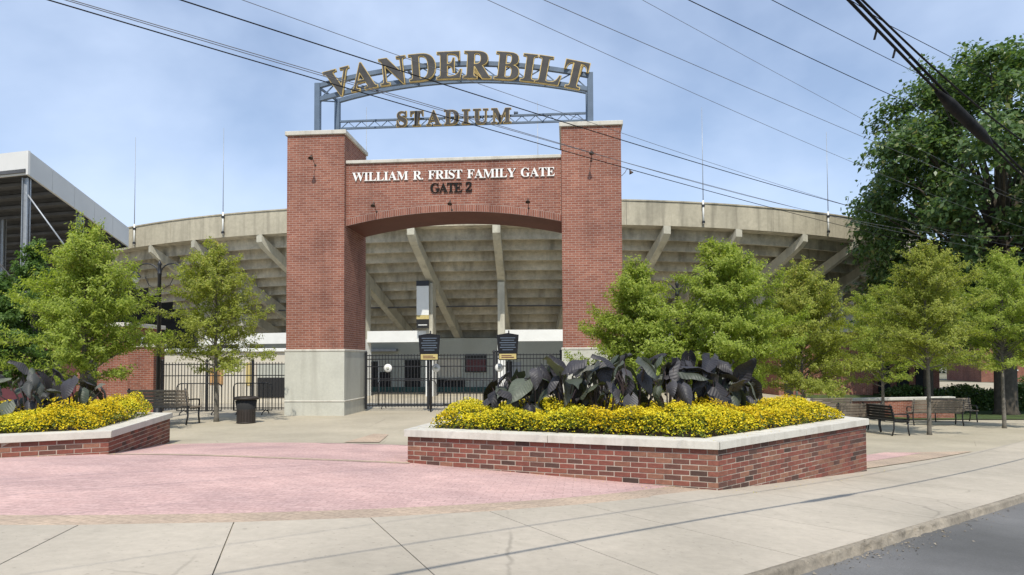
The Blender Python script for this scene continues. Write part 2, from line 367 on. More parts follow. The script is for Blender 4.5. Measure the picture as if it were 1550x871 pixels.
# narrow tan bands across the pink paving, a tan patch behind it, a pink wedge right of the planter
def drape(name, poly, zoff, mat, n=12):            # quad a b c d, n x n
    a, b, c, d = [np.array(p, float) for p in poly]; vs = []
    for i in range(n + 1):
        for j in range(n + 1):
            u, v = i / n, j / n; p = (a * (1 - u) + b * u) * (1 - v) + (d * (1 - u) + c * u) * v
            vs.append((p[0], p[1], float(gz(p[0], p[1])) + zoff))
    k = n + 1; fs = [(i * k + j, (i + 1) * k + j, (i + 1) * k + j + 1, i * k + j + 1) for i in range(n) for j in range(n)]
    mb = MB(); mb.add(vs, fs, True); return tag(mb.build(name, mat), kind='structure')
drape('paving_band', [(-5.9, 9.93), (-1.5, 9.93), (-1.5, 10.1), (-5.9, 10.1)], .001, M['tan'])
drape('paving_patch', [(-3.25, 13.2), (-2.6, 13.35), (-2.75, 15.2), (-3.1, 15.3)], .001, M['tan'])
drape('paving_wedge', [(5.95, 11.75), (10.8, 16.1), (8.6, 15.4), (6.4, 13.6)], .001, M['tan'])
drape('paving_strip', [(6.2, 12.6), (9.2, 15.4), (8.3, 15.3), (6.4, 13.5)], .005, M['pink'])

# sidewalk: concrete slabs with open joints
def kerb_hit(a):                                   # radius at which the ray at angle a meets the back of the kerb
    dx, dy = math.sin(a), -math.cos(a); s0, n0 = to_sn(PC[0], PC[1]); dn = dx * NV[0] + dy * NV[1]
    return (KERB + .06 - n0) / dn
sidewalk = sn_sheet('sidewalk', np.arange(-40, 60, 1.0), np.linspace(KERB + .05, .05, 5), lambda x, y, n: gz(x, y) - .0105, M['groove'])
def slab(p0, p1, q1, q0, nsub=8):                  # p: front edge (kerb), q: back edge
    P = [np.array(v, float) for v in (p0, p1, q1, q0)]; c = sum(P) / 4
    vs = []
    for i in range(nsub + 1):
        for j in range(nsub + 1):
            u, v = i / nsub, j / nsub
            p = (P[0] * (1 - u) + P[1] * u) * (1 - v) + (P[3] * (1 - u) + P[2] * u) * v
            vs.append((p[0], p[1], float(gz(p[0], p[1]))))
    k = nsub + 1; fs = [(i * k + j, (i + 1) * k + j, (i + 1) * k + j + 1, i * k + j + 1) for i in range(nsub) for j in range(nsub)]
    rim = [i * k for i in range(k)] + [nsub * k + j for j in range(1, k)] + [i * k + nsub for i in range(nsub - 1, -1, -1)] + [j for j in range(nsub - 1, 0, -1)]
    b = len(vs); vs += [(vs[i][0], vs[i][1], vs[i][2] - .03) for i in rim]; m = len(rim)
    fs += [(rim[i], b + i, b + (i + 1) % m, rim[(i + 1) % m]) for i in range(m)]
    mb = MB(); mb.add(vs, fs); return mb.build('slab', M['slab'], sidewalk)
PT = lambda r_, a: (PC[0] + r_ * math.sin(a), PC[1] - r_ * math.cos(a))
G = .005
angs = [R(v) for v in (-12.2, -6.2, -.2, 5.8, 11.8, 17.8, 23.7, 29.8, 35.8, 41.8)]
for a0, a1 in zip(angs[:-1], angs[1:]):
    g0, g1 = G / RO, G / RO
    slab(PT(kerb_hit(a0 + g0 * .6), a0 + g0 * .6), PT(kerb_hit(a1 - g1 * .6), a1 - g1 * .6), PT(RO + .004, a1 - g1), PT(RO + .004, a0 + g0))
s_end = to_sn(*PT(kerb_hit(angs[-1]), angs[-1]))[0]
for k in range(22):
    s0, s1 = s_end + k * 1.6 + G, s_end + (k + 1) * 1.6 - G
    slab(from_sn(s0, KERB + .06), from_sn(s1, KERB + .06), from_sn(s1, .15), from_sn(s0, .15), 4)

# kerb: worn stone edge with a broken stretch
def make_kerb():
    prof = [(.065, -.006), (.06, -.002), (.022, -.002), (.006, -.010), (0, -.025), (-.006, -.09), (-.03, -.11)]
    ss2 = np.concatenate([np.arange(-40, -8, .5), np.arange(-8, 8, .045), np.arange(8, 60, .5)])
    vs = []; k = len(prof)
    for s in ss2:
        br = math.exp(-((s + 1.55) / .28) ** 2) + .9 * math.exp(-((s + .3) / .7) ** 2) + .5 * math.exp(-((s - 1.6) / .3) ** 2) + .35 * math.exp(-((s + 2.3) / .5) ** 2)
        for j, (dn, dz) in enumerate(prof):
            w = (0, 0, .4, 1, 1, .5, 0)[j]
            rn = .5 + .5 * math.sin(s * 23 + j * 1.7) * math.sin(s * 9.1 + 1.3 * j) + rng.normal() * .25
            x, y = from_sn(s, KERB + dn + w * br * .055 * rn)
            vs.append((x, y, float(gz(x, y)) + dz - w * br * .05 * abs(rn) + rng.normal() * .0012 * (1 + 2 * br)))
    n = len(ss2); fs = [(i * k + j, (i + 1) * k + j, (i + 1) * k + j + 1, i * k + j + 1) for i in range(n - 1) for j in range(k - 1)]
    mb = MB(); mb.add(vs, [f[::-1] for f in fs], True); return tag(mb.build('kerb', M['kerb']), kind='structure')
make_kerb()
# loose bits of stone in the gutter
bits = []
for _ in range(260):
    s = rng.normal(-1.2, 1.0) if rng.random() < .6 else rng.uniform(-6, 6); n_ = KERB - abs(rng.normal(.03, .12)) - .012; x, y = from_sn(s, n_)
    r_ = rng.uniform(.004, .017); z = float(gz(x, y)) - .084; c = np.array([x, y, z])
    p = c + (rng.random((5, 3)) - .5) * r_ * 2; p[:, 2] = z + abs(p[:, 2] - z)
    for tri in ((0, 1, 2), (0, 2, 3), (1, 3, 4), (2, 4, 0)): bits.append(p[list(tri)])
tag(quads('gravel', np.array(bits), M['kerb']), 'loose stone crumbs lying in the gutter by the broken kerb', 'gravel', kind='stuff')

# ------------------------------------------------------------------ planters of single bricks
CH, BL, BD, JT = .0677, .203, .092, .010
brick_meshes = {}
def brick_mesh(L_, var=0):
    key = (round(L_, 3), var)
    if key not in brick_meshes:
        mb = MB(); mb.box(-L_ / 2, L_ / 2, 0, BD, -(CH - JT) / 2, (CH - JT) / 2, bev=.0035); brick_meshes[key] = mb.mesh('brick', M['brick'])
    return brick_meshes[key]
def inset(poly, d_):                               # counter-clockwise polygon moved inwards
    out = []; n = len(poly)
    for i in range(n):
        p0, p, p1 = [Vector(poly[k % n]) for k in (i - 1, i, i + 1)]
        e0 = (p - p0).normalized(); e1 = (p1 - p).normalized(); n0 = Vector((-e0.y, e0.x)); n1 = Vector((-e1.y, e1.x))
        b_ = (n0 + n1); b_ *= d_ / max(.2, b_.dot(n0)); out.append((p.x + b_.x, p.y + b_.y))
    return out
COPE0, COPE1 = .50, .60
def planter(name, label, poly, faces):
    cen = Vector((sum(p[0] for p in poly) / len(poly), sum(p[1] for p in poly) / len(poly), 0))
    root = empty(name, (0, 0, 0), 0, label, 'planter')
    # backing wall (mortar) a little behind the brick faces
    core = inset(poly, .004); inn = inset(poly, .28)
    mb = MB(); n = len(poly)
    for i in range(n):
        a, b, c, d_ = core[i], core[(i + 1) % n], inn[(i + 1) % n], inn[i]
        vs = [(p[0], p[1], z) for z in (-1.2, COPE0 - .002) for p in (a, b, c, d_)]
        mb.add(vs, [(4, 5, 6, 7), (0, 1, 5, 4), (2, 3, 7, 6)])
    mb.build('mortar_wall', M['mortar'], root)
    # coping, one stone per stretch, mitred
    out = inset(poly, -.045); inc = inset(poly, .30)
    for i in range(n):
        a, b, c, d_ = [Vector(p) for p in (out[i], out[(i + 1) % n], inc[(i + 1) % n], inc[i])]
        ln = (b - a).length; m = max(1, round(ln / 2.3))
        for k in range(m):
            u0, u1 = k / m + .0012, (k + 1) / m - .0012
            q = [a.lerp(b, u0), a.lerp(b, u1), d_.lerp(c, u1), d_.lerp(c, u0)]
            # bevelled top edge
            cx_ = sum((p for p in q), Vector((0, 0))) / 4
            top = [p + (cx_ - p).normalized() * .012 for p in q]
            vs = [(p.x, p.y, COPE0) for p in q] + [(p.x, p.y, COPE1 - .01) for p in q] + [(p.x, p.y, COPE1) for p in top]
            fs = [(3, 2, 1, 0), (8, 9, 10, 11)] + [(j, (j + 1) % 4, 4 + (j + 1) % 4, 4 + j) for j in range(4)] + [(4 + j, 4 + (j + 1) % 4, 8 + (j + 1) % 4, 8 + j) for j in range(4)]
            mbc = MB(); mbc.add(vs, fs); mbc.build('coping_stone', M['limestone'], root)
    # soil
    mb = MB(); mb.prism(inset(poly, .29), COPE0 - .1, COPE0 + .02); mb.build('soil', M['soil'], root)
    # bricks
    spots = []
    for i in faces:
        a, b = Vector(poly[i]), Vector(poly[(i + 1) % n]); t = (b - a); ln = t.length; t.normalize(); ang = math.atan2(t.y, t.x)
        c = 0
        while True:
            zc = COPE0 - .004 - CH * (c + .5)
            if zc < -1.1: break
            x = -.0 if c % 2 == 0 else -(BL + JT) / 2
            while x < ln - .03:
                x0, x1 = max(x, .0), min(x + BL, ln)
                if x1 - x0 > .04:
                    m_ = a + t * ((x0 + x1) / 2)
                    if zc + CH / 2 > float(gz(m_.x, m_.y)) - .01: spots.append((m_.x, m_.y, zc, ang, x1 - x0, m_.length))
                x += BL + JT
            c += 1
    spots.sort(key=lambda q: q[5] / q[4])
    for q in spots[:300]:
        o = link('brick', brick_mesh(q[4]), root, (q[0] , q[1], q[2]), (rng.normal() * .006, rng.normal() * .004, q[3] + rng.normal() * .006))
        k = rng.normal() * .0012; o.location.x += math.sin(q[3]) * k; o.location.y -= math.cos(q[3]) * k
    if len(spots) > 300:
        mb = MB()
        for q in spots[300:]:
            mb.box(-q[4] / 2, q[4] / 2, 0, BD, -(CH - JT) / 2, (CH - JT) / 2, Matrix.Translation((q[0], q[1], q[2])) @ Matrix.Rotation(q[3], 4, 'Z'))
        tag(mb.build('brickwork', M['brickwork'], root), kind='stuff')
    return root
PL_R = [(-1.54, 10.07), (2.52, 8.42), (5.92, 11.48), (5.35, 13.3), (-.9, 13.0)]
PL_L = [(-10.3, 7.85), (-5.95, 10.1), (-6.8, 13.6), (-12.2, 14.4)]
planter('brick_planter', 'long red brick planter with pale coping, nearest the kerb in front of the gate', PL_R, [0, 1, 2, 4])
planter('brick_planter', 'brick planter with pale coping cut off by the left edge of the picture', PL_L, [0, 1, 2])

# flower beds: a mound of leaves and yellow blooms
def seg_dist(P, poly):
    d_ = np.full(len(P), 1e9); n = len(poly); inside = np.ones(len(P), bool)
    for i in range(n):
        a = np.array(poly[i]); b = np.array(poly[(i + 1) % n]); e = b - a; L_ = np.hypot(*e); t = e / L_
        q = P - a; u = np.clip(q @ t, 0, L_); dd = np.hypot(*(q - u[:, None] * t).T); d_ = np.minimum(d_, dd); inside &= (t[0] * q[:, 1] - t[1] * q[:, 0]) > 0
    return np.where(inside, d_, -d_)
def rand_frames(N, up=.5, bias=None):
    n_ = rng.normal(size=(N, 3)); n_[:, 2] = np.abs(n_[:, 2]) + up
    if bias is not None: n_ = rng.normal(size=(N, 3)) * .62 + bias
    n_ +=  0; n_ /= np.linalg.norm(n_, axis=1)[:, None]
    a = np.cross(n_, rng.normal(size=(N, 3))); a /= np.linalg.norm(a, axis=1)[:, None]; return n_, a, np.cross(n_, a)
def leaf_quads(P, ln, wd, up=.5, droop=.0, bias=None):
    N = len(P); n_, a, b_ = rand_frames(N, up, bias); l_ = ln * rng.uniform(.7, 1.25, (N, 1)); w_ = wd * rng.uniform(.7, 1.25, (N, 1))
    tip = P + a * l_; tip[:, 2] -= droop * l_[:, 0]
    return np.stack([P, P + a * l_ * .45 + b_ * w_ / 2, tip, P + a * l_ * .45 - b_ * w_ / 2], 1)
def flower_bed(name, label, poly, hmax):
    bed = inset(poly, .31); xy = np.array(bed); lo, hi = xy.min(0), xy.max(0)
    clumps = rng.uniform(lo, hi, (90, 2)); cr_ = rng.uniform(.75, 1.14, 90)
    def height(P):
        d_ = seg_dist(P, bed) + .07
        h = np.sqrt(np.clip(1 - (1 - np.clip(d_ / .22, 0, 1)) ** 2, 0, 1)) * hmax
        dist = np.hypot(P[:, None, 0] - clumps[None, :, 0], P[:, None, 1] - clumps[None, :, 1]); k = dist.argmin(1)
        return h * cr_[k] * (1.02 - .35 * np.clip(dist.min(1) / .5, 0, 1)), d_
    def pts(N):
        P = rng.uniform(lo - .1, hi + .1, (N, 2)); d_ = seg_dist(P, bed)
        keep = (d_ > -.05) & (rng.random(N) < np.where(d_ < 1.5, 1, .35)); return P[keep]
    P = pts(30000); h, d_ = height(P); z = COPE0 + .02 + h * rng.uniform(.15, .98, len(P)) ** .6
    root = quads(name, leaf_quads(np.column_stack([P, z]), .06, .028, .3), M['bedleaf']); tag(root, label, 'flowers', kind='stuff')
    P = pts(95000); h, d_ = height(P)
    frac = np.where(rng.random(len(P)) < .72, rng.uniform(.86, 1.08, len(P)), rng.uniform(.3, 1.0, len(P)))
    patch = np.sin(P[:, 0] * 5.1 + 1) * np.sin(P[:, 1] * 4.3) + rng.normal(0, .6, len(P)); keep = patch > -1.3; P, h, frac = P[keep], h[keep], frac[keep]
    C = np.column_stack([P, COPE0 + .02 + h * frac]); N = len(C)
    # outward-facing small six sided blooms
    n_, a, b_ = rand_frames(N, 1.0); n_[:, 1] -= .0; r_ = rng.uniform(.010, .019, (N, 1))
    V = np.stack([C + (a * math.cos(k * math.pi / 3) + b_ * math.sin(k * math.pi / 3)) * r_ * (1 if k % 2 else .72) + n_ * (.004 if k % 2 else 0) for k in range(6)], 1)
    dk = np.hypot(C[:, None, 0] - clumps[None, :, 0], C[:, None, 1] - clumps[None, :, 1]).argmin(1); hue = rng.random(90)[dk]
    o = quads('blooms', V, M['bloom'], root, rnd=np.clip(.55 * hue + .45 * rng.random(N), 0, 1)); tag(o, kind='stuff'); return root
flower_bed('flower_bed', 'bank of yellow flowers filling the planter nearest the kerb', PL_R, .43)
def petals(label, poly, N):
    P = rng.uniform(np.array(poly).min(0) - .5, np.array(poly).max(0) + .5, (N, 2)); d_ = seg_dist(P, poly); ok = (d_ > -.45) & (d_ < .3); P, d_ = P[ok], d_[ok]
    z = np.where(d_ > -.03, COPE1 + .004, gz(P[:, 0], P[:, 1]) + .004); V = leaf_quads(np.column_stack([P, z]), .022, .014, 4.0); V[:, :, 2] = np.maximum(V[:, :, 2], z[:, None])
    tag(quads('fallen_petals', V, M['bloom']), label, 'petals', kind='stuff')
petals('fallen yellow petals on the coping of the kerbside planter', PL_R, 900); petals('fallen yellow petals on the coping of the left planter', PL_L, 700)
flower_bed('flower_bed', 'bank of yellow flowers in the planter at the left edge', PL_L, .45)

# elephant ears: dark leaves on long stems
def taro_mesh(w, l, droop, curl, seed):
    """heart shaped leaf: broad lobes at the stalk, drooping margins, arched midrib, rippled edge"""
    nu, nv = 8, 6; vs = []
    for i in range(nu + 1):
        u = i / nu; half = w * .5 * min(1, (u / .2 + .12) ** .55) * max(.0, 1 - max(0, (u - .2) / .8) ** 1.7) + .002
        for j in range(nv + 1):
            v = (j / nv - .5) * 2; av = abs(v)
            y = (u - .16) * l - .16 * l * av ** 1.4 * max(0, 1 - u * 3)
            z = .10 * l * math.sin(u * 2.4) - curl * l * u ** 2 - droop * av ** 1.8 * half + .022 * math.sin(u * 11 + seed * 1.7 + (2 if v > 0 else 0)) * av ** 2 + .05 * v * math.sin(seed * 2.1)
            vs.append((v * half * (1 - .12 * abs(droop) * av), y, z))
    k = nv + 1; fs = [(i * k + j, i * k + j + 1, (i + 1) * k + j + 1, (i + 1) * k + j) for i in range(nu) for j in range(nv)]
    mb = MB(); mb.add(vs, fs, True); return mb.mesh('leaf', M['taro'])
taro_leaves = [taro_mesh(.38, .58, .5, .28, 1), taro_mesh(.42, .66, .2, .22, 2), taro_mesh(.30, .46, .8, .36, 3), taro_mesh(.30, .56, -.55, .1, 4), taro_mesh(.35, .50, .35, .45, 5)]
def elephant_ear(x, y, hgt, nl, label, seed, group, scale=1.0):
    r_ = random.Random(seed); root = empty('elephant_ear_plant', (x, y, COPE0), r_.uniform(0, 6.28), label, 'plant', group)
    for k in range(nl):
        az = k * 2.4 + r_.uniform(-.4, .4); hh = hgt * r_.uniform(.3, 1.0) ** .8; out = r_.uniform(.15, .62) * (1.15 - .5 * hh / hgt)
        tip = Vector((math.cos(az) * out, math.sin(az) * out, hh)); mid = tip * .55 + Vector((0, 0, .12 * hgt))
        mb = MB(); mb.tube([(math.cos(az) * .04, math.sin(az) * .04, 0), mid, tip], [.014, .011, .007], 5); mb.build('stem', M['taro_stem'], root)
        style = r_.random()
        pitch = r_.uniform(-1.3, -.75) if style < .6 else (r_.uniform(-.7, -.1) if style < .88 else r_.uniform(.3, 1.0))
        lf = link('leaf', taro_leaves[r_.randrange(5)], root, tip)
        d_ = Vector((math.cos(az) * math.cos(pitch), math.sin(az) * math.cos(pitch), math.sin(pitch)))
        side = Vector((-math.sin(az), math.cos(az), 0)); up = d_.cross(side)
        rot = Matrix((side * -1, d_, up)).transposed()
        q = rot.to_quaternion() @ Matrix.Rotation(r_.uniform(-.7, .7), 3, 'Y').to_quaternion()
        lf.rotation_mode = 'QUATERNION'; lf.rotation_quaternion = q; s_ = scale * r_.uniform(.6, 1.15); lf.scale = (s_, s_, s_)
    return root
GE = 'dark elephant ear plants in the planters'
earR = [(-.15, 11.35, .72, 'lowest dark elephant ear plant, nearest the gate end of the kerbside planter'), (.35, 10.9, .95, 'second dark elephant ear plant from the gate end, in front of the iron gate'),
        (.85, 10.75, .98, 'dark elephant ear plant with drooping leaves below the yellow strip of the notice board'), (1.35, 10.55, 1.15, 'dark elephant ear plant with upright leaf in front of the pale pier base'),
        (1.85, 10.35, 1.2, 'dark elephant ear plant with broad hanging leaves near the middle of the kerbside planter'), (2.4, 10.5, 1.12, 'dark elephant ear plant right of the pale pier base, over the flowers'),
        (2.75, 10.9, 1.25, 'tallest dark elephant ear plant, under the young tree behind the kerbside planter'), (3.2, 10.85, 1.1, 'dark elephant ear plant with crossing leaves right of the tallest one'),
        (3.5, 11.2, .95, 'dark elephant ear plant second from the street end of the kerbside planter'), (3.75, 11.6, .78, 'last dark elephant ear plant at the street end of the kerbside planter'),
        (1.6, 11.5, 1.05, 'dark elephant ear plant at the back of the kerbside planter')]
for i, (x, y, h, lb) in enumerate(earR): elephant_ear(x, y, h * .98, 15, lb, 30 + i, GE, .80)
earL = [(-7.55, 11.9, .78, 'dark elephant ear plant nearest the brick wall in the left planter'), (-8.0, 11.35, .85, 'dark elephant ear plant second from the bench end of the left planter'),
        (-8.45, 12.0, .95, 'tall dark elephant ear plant under the big young tree on the left'), (-8.75, 11.2, .85, 'dark elephant ear plant close to the left edge of the picture'), (-9.2, 11.7, .9, 'dark elephant ear plant cut by the left edge of the picture')]
for i, (x, y, h, lb) in enumerate(earL): elephant_ear(x, y, h * 1.05, 15, lb, 60 + i, GE, .62)

# ------------------------------------------------------------------ the gate
TH = R(4.65); GATE = (-5.03, 20.4, 0)
UV_ = Vector((math.cos(TH), -math.sin(TH), 0)); VV_ = Vector((math.sin(TH), math.cos(TH), 0))
def gl(x, y, z): return Vector(GATE) + UV_ * x + VV_ * y + Vector((0, 0, z))
gate = empty('stadium_gate', GATE, -TH, 'tall red brick gateway with two piers and an arched beam carrying white lettering', 'gate')
XL0, XL1, XR0, XR1, DP = -1.78, 0, 6.53, 8.27, 2.2
ZB, ZP, ZC = 1.945, 8.47, 8.6
for x0, x1 in ((XL0, XL1), (XR0, XR1)):
    mb = MB(); mb.box(x0, x1, 0, DP, ZB + .03, ZP); p = mb.build('pier', M['gate_brick'], gate)
    mb = MB(); e = .03; mb.box(x0 - e, x1 + e, -e, DP + e, -.5, .40); mb.build('plinth', M['base_stone'], p)
    mb = MB(); mb.box(x0 - e - .018, x1 + e + .018, -e - .018, DP + e + .018, .40, .44, bev=.012); mb.build('plinth_moulding', M['limestone'], p)
    mb = MB(); mb.box(x0 - e + .004, x1 + e - .004, -e + .004, DP + e - .004, .44, ZB - .04); mb.build('base_block', M['base_stone'], p)
    mb = MB(); mb.box(x0 - e - .012, x1 + e + .012, -e - .012, DP + e + .012, ZB - .04, ZB + .03, bev=.012); mb.build('base_moulding', M['limestone'], p)
    mb = MB(); mb.box(x0 - .06, x1 + .06, -.06, DP + .06, ZP, ZC, bev=.012); mb.build('coping', M['limestone'], p)
# arched beam
BY0, BY1, BT, SPR, RISE = .16, 2.04, 7.6, 5.7, .37
def arch_z(x): h = (XR0 - XL1) / 2; rr = (h * h + RISE * RISE) / (2 * RISE); return SPR + RISE - rr + math.sqrt(rr * rr - (x - h) ** 2)
NA = 36; xs = [XL1 + .002 + (XR0 - XL1 - .004) * i / NA for i in range(NA + 1)]
RING = .225
mb = MB()
for y, flip in ((BY0, False), (BY1, True)):
    vs = [(x, y, arch_z(x) + RING) for x in xs] + [(x, y, BT) for x in xs]; fs = [(i, i + 1, NA + 2 + i, NA + 1 + i) for i in range(NA)]
    mb.add(vs, [f[::-1] for f in fs] if flip else fs)
beam = mb.build('beam', M['gate_brick'], gate)
mb = MB()                                          # ring of upright bricks, a little proud
vs = [(x, BY0 - .012, arch_z(x)) for x in xs] + [(x, BY0 - .012, arch_z(x) + RING) for x in xs] + [(x, BY0 + .01, arch_z(x) + RING) for x in xs]
mb.add(vs, [(i, i + 1, NA + 2 + i, NA + 1 + i) for i in range(NA)] + [(NA + 1 + i, NA + 2 + i, 2 * NA + 3 + i, 2 * NA + 2 + i) for i in range(NA)])
me = mb.mesh('arch_ring', M['soldier_brick']); uvl = me.uv_layers[0].data
for p in me.polygons:
    for li in p.loop_indices:
        co = me.vertices[me.loops[li].vertex_index].co; uvl[li].uv = (co.x, co.z - arch_z(co.x))
link('arch_ring', me, beam)
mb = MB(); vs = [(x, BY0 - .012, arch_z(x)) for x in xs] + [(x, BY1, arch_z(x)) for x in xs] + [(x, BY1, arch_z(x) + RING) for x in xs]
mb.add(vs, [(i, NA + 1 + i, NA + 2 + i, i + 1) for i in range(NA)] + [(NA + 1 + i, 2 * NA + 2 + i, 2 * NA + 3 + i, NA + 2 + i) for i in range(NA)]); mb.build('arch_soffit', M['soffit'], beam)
mb = MB(); mb.box(XL1 + .003, XR0 - .003, BY0 - .05, BY1 + .05, BT, BT + .1, bev=.012); mb.build('beam_coping', M['limestone'], beam)

# letters: bold serif capitals
def serif(s):
    return ''.join(chr(0x1D400 + ord(c) - 65) if 'A' <= c <= 'Z' else chr(0x1D7CE + ord(c) - 48) if '0' <= c <= '9' else c for c in s)
glyphs = {}
def glyph(ch, cap, depth, off, mat, name):
    """mesh of one letter standing in the xz plane, its left edge at x 0, baseline z 0, front at y 0; returns mesh, width"""
    key = (ch, cap, depth, off, mat.name)
    if key in glyphs: return glyphs[key]
    def conv(body, size, ext, of):
        cu = bpy.data.curves.new('t', 'FONT'); cu.body = body; cu.size = size; cu.extrude = ext; cu.offset = of; cu.resolution_u = 4
        o = bpy.data.objects.new('t', cu); COL.objects.link(o); bpy.context.view_layer.update()
        me_ = bpy.data.meshes.new_from_object(o.evaluated_get(bpy.context.evaluated_depsgraph_get())); bpy.data.objects.remove(o); return me_
    ref = conv(serif('I'), 1, 0, 0); h = max(v.co.y for v in ref.vertices)
    me_ = conv(serif(ch), cap / h, depth / 2, off); me_.name = name
    x0 = min(v.co.x for v in me_.vertices); x1 = max(v.co.x for v in me_.vertices)
    for v in me_.vertices: v.co = Vector((v.co.x - x0, -v.co.z + depth / 2, v.co.y))
    me_.materials.clear(); me_.materials.append(mat); me_.update(); glyphs[key] = (me_, x1 - x0); return glyphs[key]
def straight_text(text, parent, x0, x1, z, y, cap, depth, mat):
    ws = [(c, glyph(c, cap, depth, 0, mat, 'letter') if c != ' ' else None) for c in text]
    tot = sum(g[1] if g else cap * .55 for _, g in ws); gap = (x1 - x0 - tot) / (len(text) - 1); x = x0
    for c, g in ws:
        if g: link('letter', g[0], parent, (x, y, z)); x += g[1]
        else: x += cap * .55
        x += gap
straight_text('WILLIAM R. FRIST FAMILY GATE', beam, .20, 6.33, 7.06, BY0 - .04, .262, .035, M['white_letter'])
straight_text('GATE 2', beam, 2.60, 3.86, 6.66, BY0 - .04, .275, .035, M['black_letter'])

# sign on top of the gate: two arched trusses on posts, letters on the front one
sign = empty('stadium_sign', gl(3.25, 0, ZC), -TH, 'blue grey steel arch sign with dark serif letters on top of the brick gate', 'sign')
SX = 3.25                                          # local x of sign = gate x - SX
XA, XB, FY, BY_ = -.93 - SX, 7.40 - SX, .26, 2.06
hw = (XB - XA) / 2; xm = (XA + XB) / 2
def chord(x, z_end, rise): rr = (hw * hw + rise * rise) / (2 * rise); return z_end + rise - rr + math.sqrt(rr * rr - (x - xm) ** 2)
ZT, ZL = 10.14 - ZC, 9.70 - ZC                     # chords at the posts
for y in (FY, BY_):
    for x in (XA, XB):
        mb = MB(); mb.box(x - .085, x + .085, y - .085, y + .085, 0, ZT + (.02 if y == FY else .24), bev=.01); post = mb.build('post', M['steel'], sign)
        mb = MB(); mb.box(x - .16, x + .16, y - .16, y + .16, 0.002, .02); mb.build('base_plate', M['steel'], post)
    for z_end, nm in ((ZT - .07, 'upper_chord'), (ZL - .05, 'lower_chord')) if y == FY else ((ZT + .16, 'rear_chord'),):
        mb = MB(); N_ = 28; ps = [Vector((XA + .085 + (XB - XA - .17) * i / N_, y, 0)) for i in range(N_ + 1)]
        vs = []; hh = .065
        for p in ps:
            z = chord(p.x, z_end, .52); vs += [(p.x, y - .06, z - hh), (p.x, y + .06, z - hh), (p.x, y + .06, z + hh), (p.x, y - .06, z + hh)]
        fs = [(4 * i + j, 4 * i + 4 + j, 4 * i + 4 + (j + 1) % 4, 4 * i + (j + 1) % 4) for i in range(N_) for j in range(4)] + [(0, 1, 2, 3), (4 * N_ + 3, 4 * N_ + 2, 4 * N_ + 1, 4 * N_)]
        mb.add(vs, [f[::-1] for f in fs]); mb.build(nm, M['steel'], sign)
    NB = 18
    for i in range(NB if y == FY else 0):
        xa = XA + .12 + (XB - XA - .24) * i / NB; xb = XA + .12 + (XB - XA - .24) * (i + 1) / NB
        if i % 2: xa, xb = xb, xa
        mb = MB(); mb.bar((xa, y, chord(xa, ZL - .05, .52) + .05), (xb, y, chord(xb, ZT - .07, .52) - .05), .03, .03); mb.build('diagonal', M['steel'], sign)
for k in range(7):                                 # ties between the two trusses
    x = XA + .0 + (XB - XA) * k / 6; z = chord(min(max(x, XA + .001), XB - .001), ZT - .07, .52)
    mb = MB(); mb.bar((x, FY + .06, z), (x, BY_ - .06, z + .23), .06, .06); mb.bar((x, FY + .06, z - .42), (x, BY_ - .06, z + .19), .04, .04); mb.build('tie_bar', M['steel'], sign)
# lower straight truss on the back posts
LT, LB_ = 9.60 - ZC, 9.36 - ZC
for z, nm in ((LT, 'straight_chord'), (LB_, 'straight_chord')):
    mb = MB(); mb.bar((XA + .09, BY_ - .02, z), (XB - .09, BY_ - .02, z), .07, .06); mb.build(nm, M['steel'], sign)
NB = 36
for i in range(NB):
    xa = XA + .15 + (XB - XA - .3) * i / NB; xb = XA + .15 + (XB - XA - .3) * (i + 1) / NB
    if i % 2: xa, xb = xb, xa
    mb = MB(); mb.bar((xa, BY_ - .02, LB_ + .02), (xb, BY_ - .02, LT - .02), .022, .022); mb.build('lattice_bar', M['steel'], sign)
for x in (-1.95, 1.75):
    mb = MB(); mb.tube([(x, BY_ - .02, LT), (x, BY_ - .02, LT + .14)], .018, 6); mb.box(x - .02, x + .12, BY_ - .08, BY_ + .02, LT + .06, LT + .12, bev=.015); mb.build('floodlight', M['steel'], sign)
# arched letters: dark grey face on a wider gold body
def sign_letter(ch, cap, cx_, z, ang, y):
    g, w = glyph(ch, cap, .09, .024, M['gold'], 'letter'); f, wf = glyph(ch, cap, .03, .003, M['letter_face'], 'letter_face')
    o = link('letter', g, sign); c, s_ = math.cos(ang), math.sin(ang)
    o.rotation_euler = (0, -ang, 0); o.location = (cx_ - c * w / 2, y, z - s_ * w / 2)
    fo = link('face', f, o, ((w - wf) / 2, -.012, 0)); return o
def gx(px, py, yy):                                # gate-local x of a pixel on the plane y = yy (used once, to space the letters)
    r = Vector(ray(px, py)); n_ = VV_; t = (gl(0, yy, 0) - Vector((0, 0, EYE))).dot(n_) / r.dot(n_); p = Vector((0, 0, EYE)) + r * t - Vector(GATE)
    return p.dot(UV_), p.z
LYF = FY - .17
for ch, px in zip('VANDERBILT', (516, 552, 597, 640, 680, 722, 766, 798, 828, 866)):
    x, _ = gx(px, 120, LYF); x -= SX; t = (x - xm) / hw; dx = x - xm; rr = 15.5
    z = 10.10 - ZC - (rr - math.sqrt(rr * rr - dx * dx)); sign_letter(ch, .80, x, z, -math.asin(dx / rr), LYF)
xa, za = gx(600, 180, BY_ - .2); xb, zb = gx(774, 175, BY_ - .2)
ws = [glyph(c, .47, .07, .02, M['gold'], 'letter')[1] for c in 'STADIUM']; gap = (xb - xa - sum(ws)) / 6; x = xa - SX
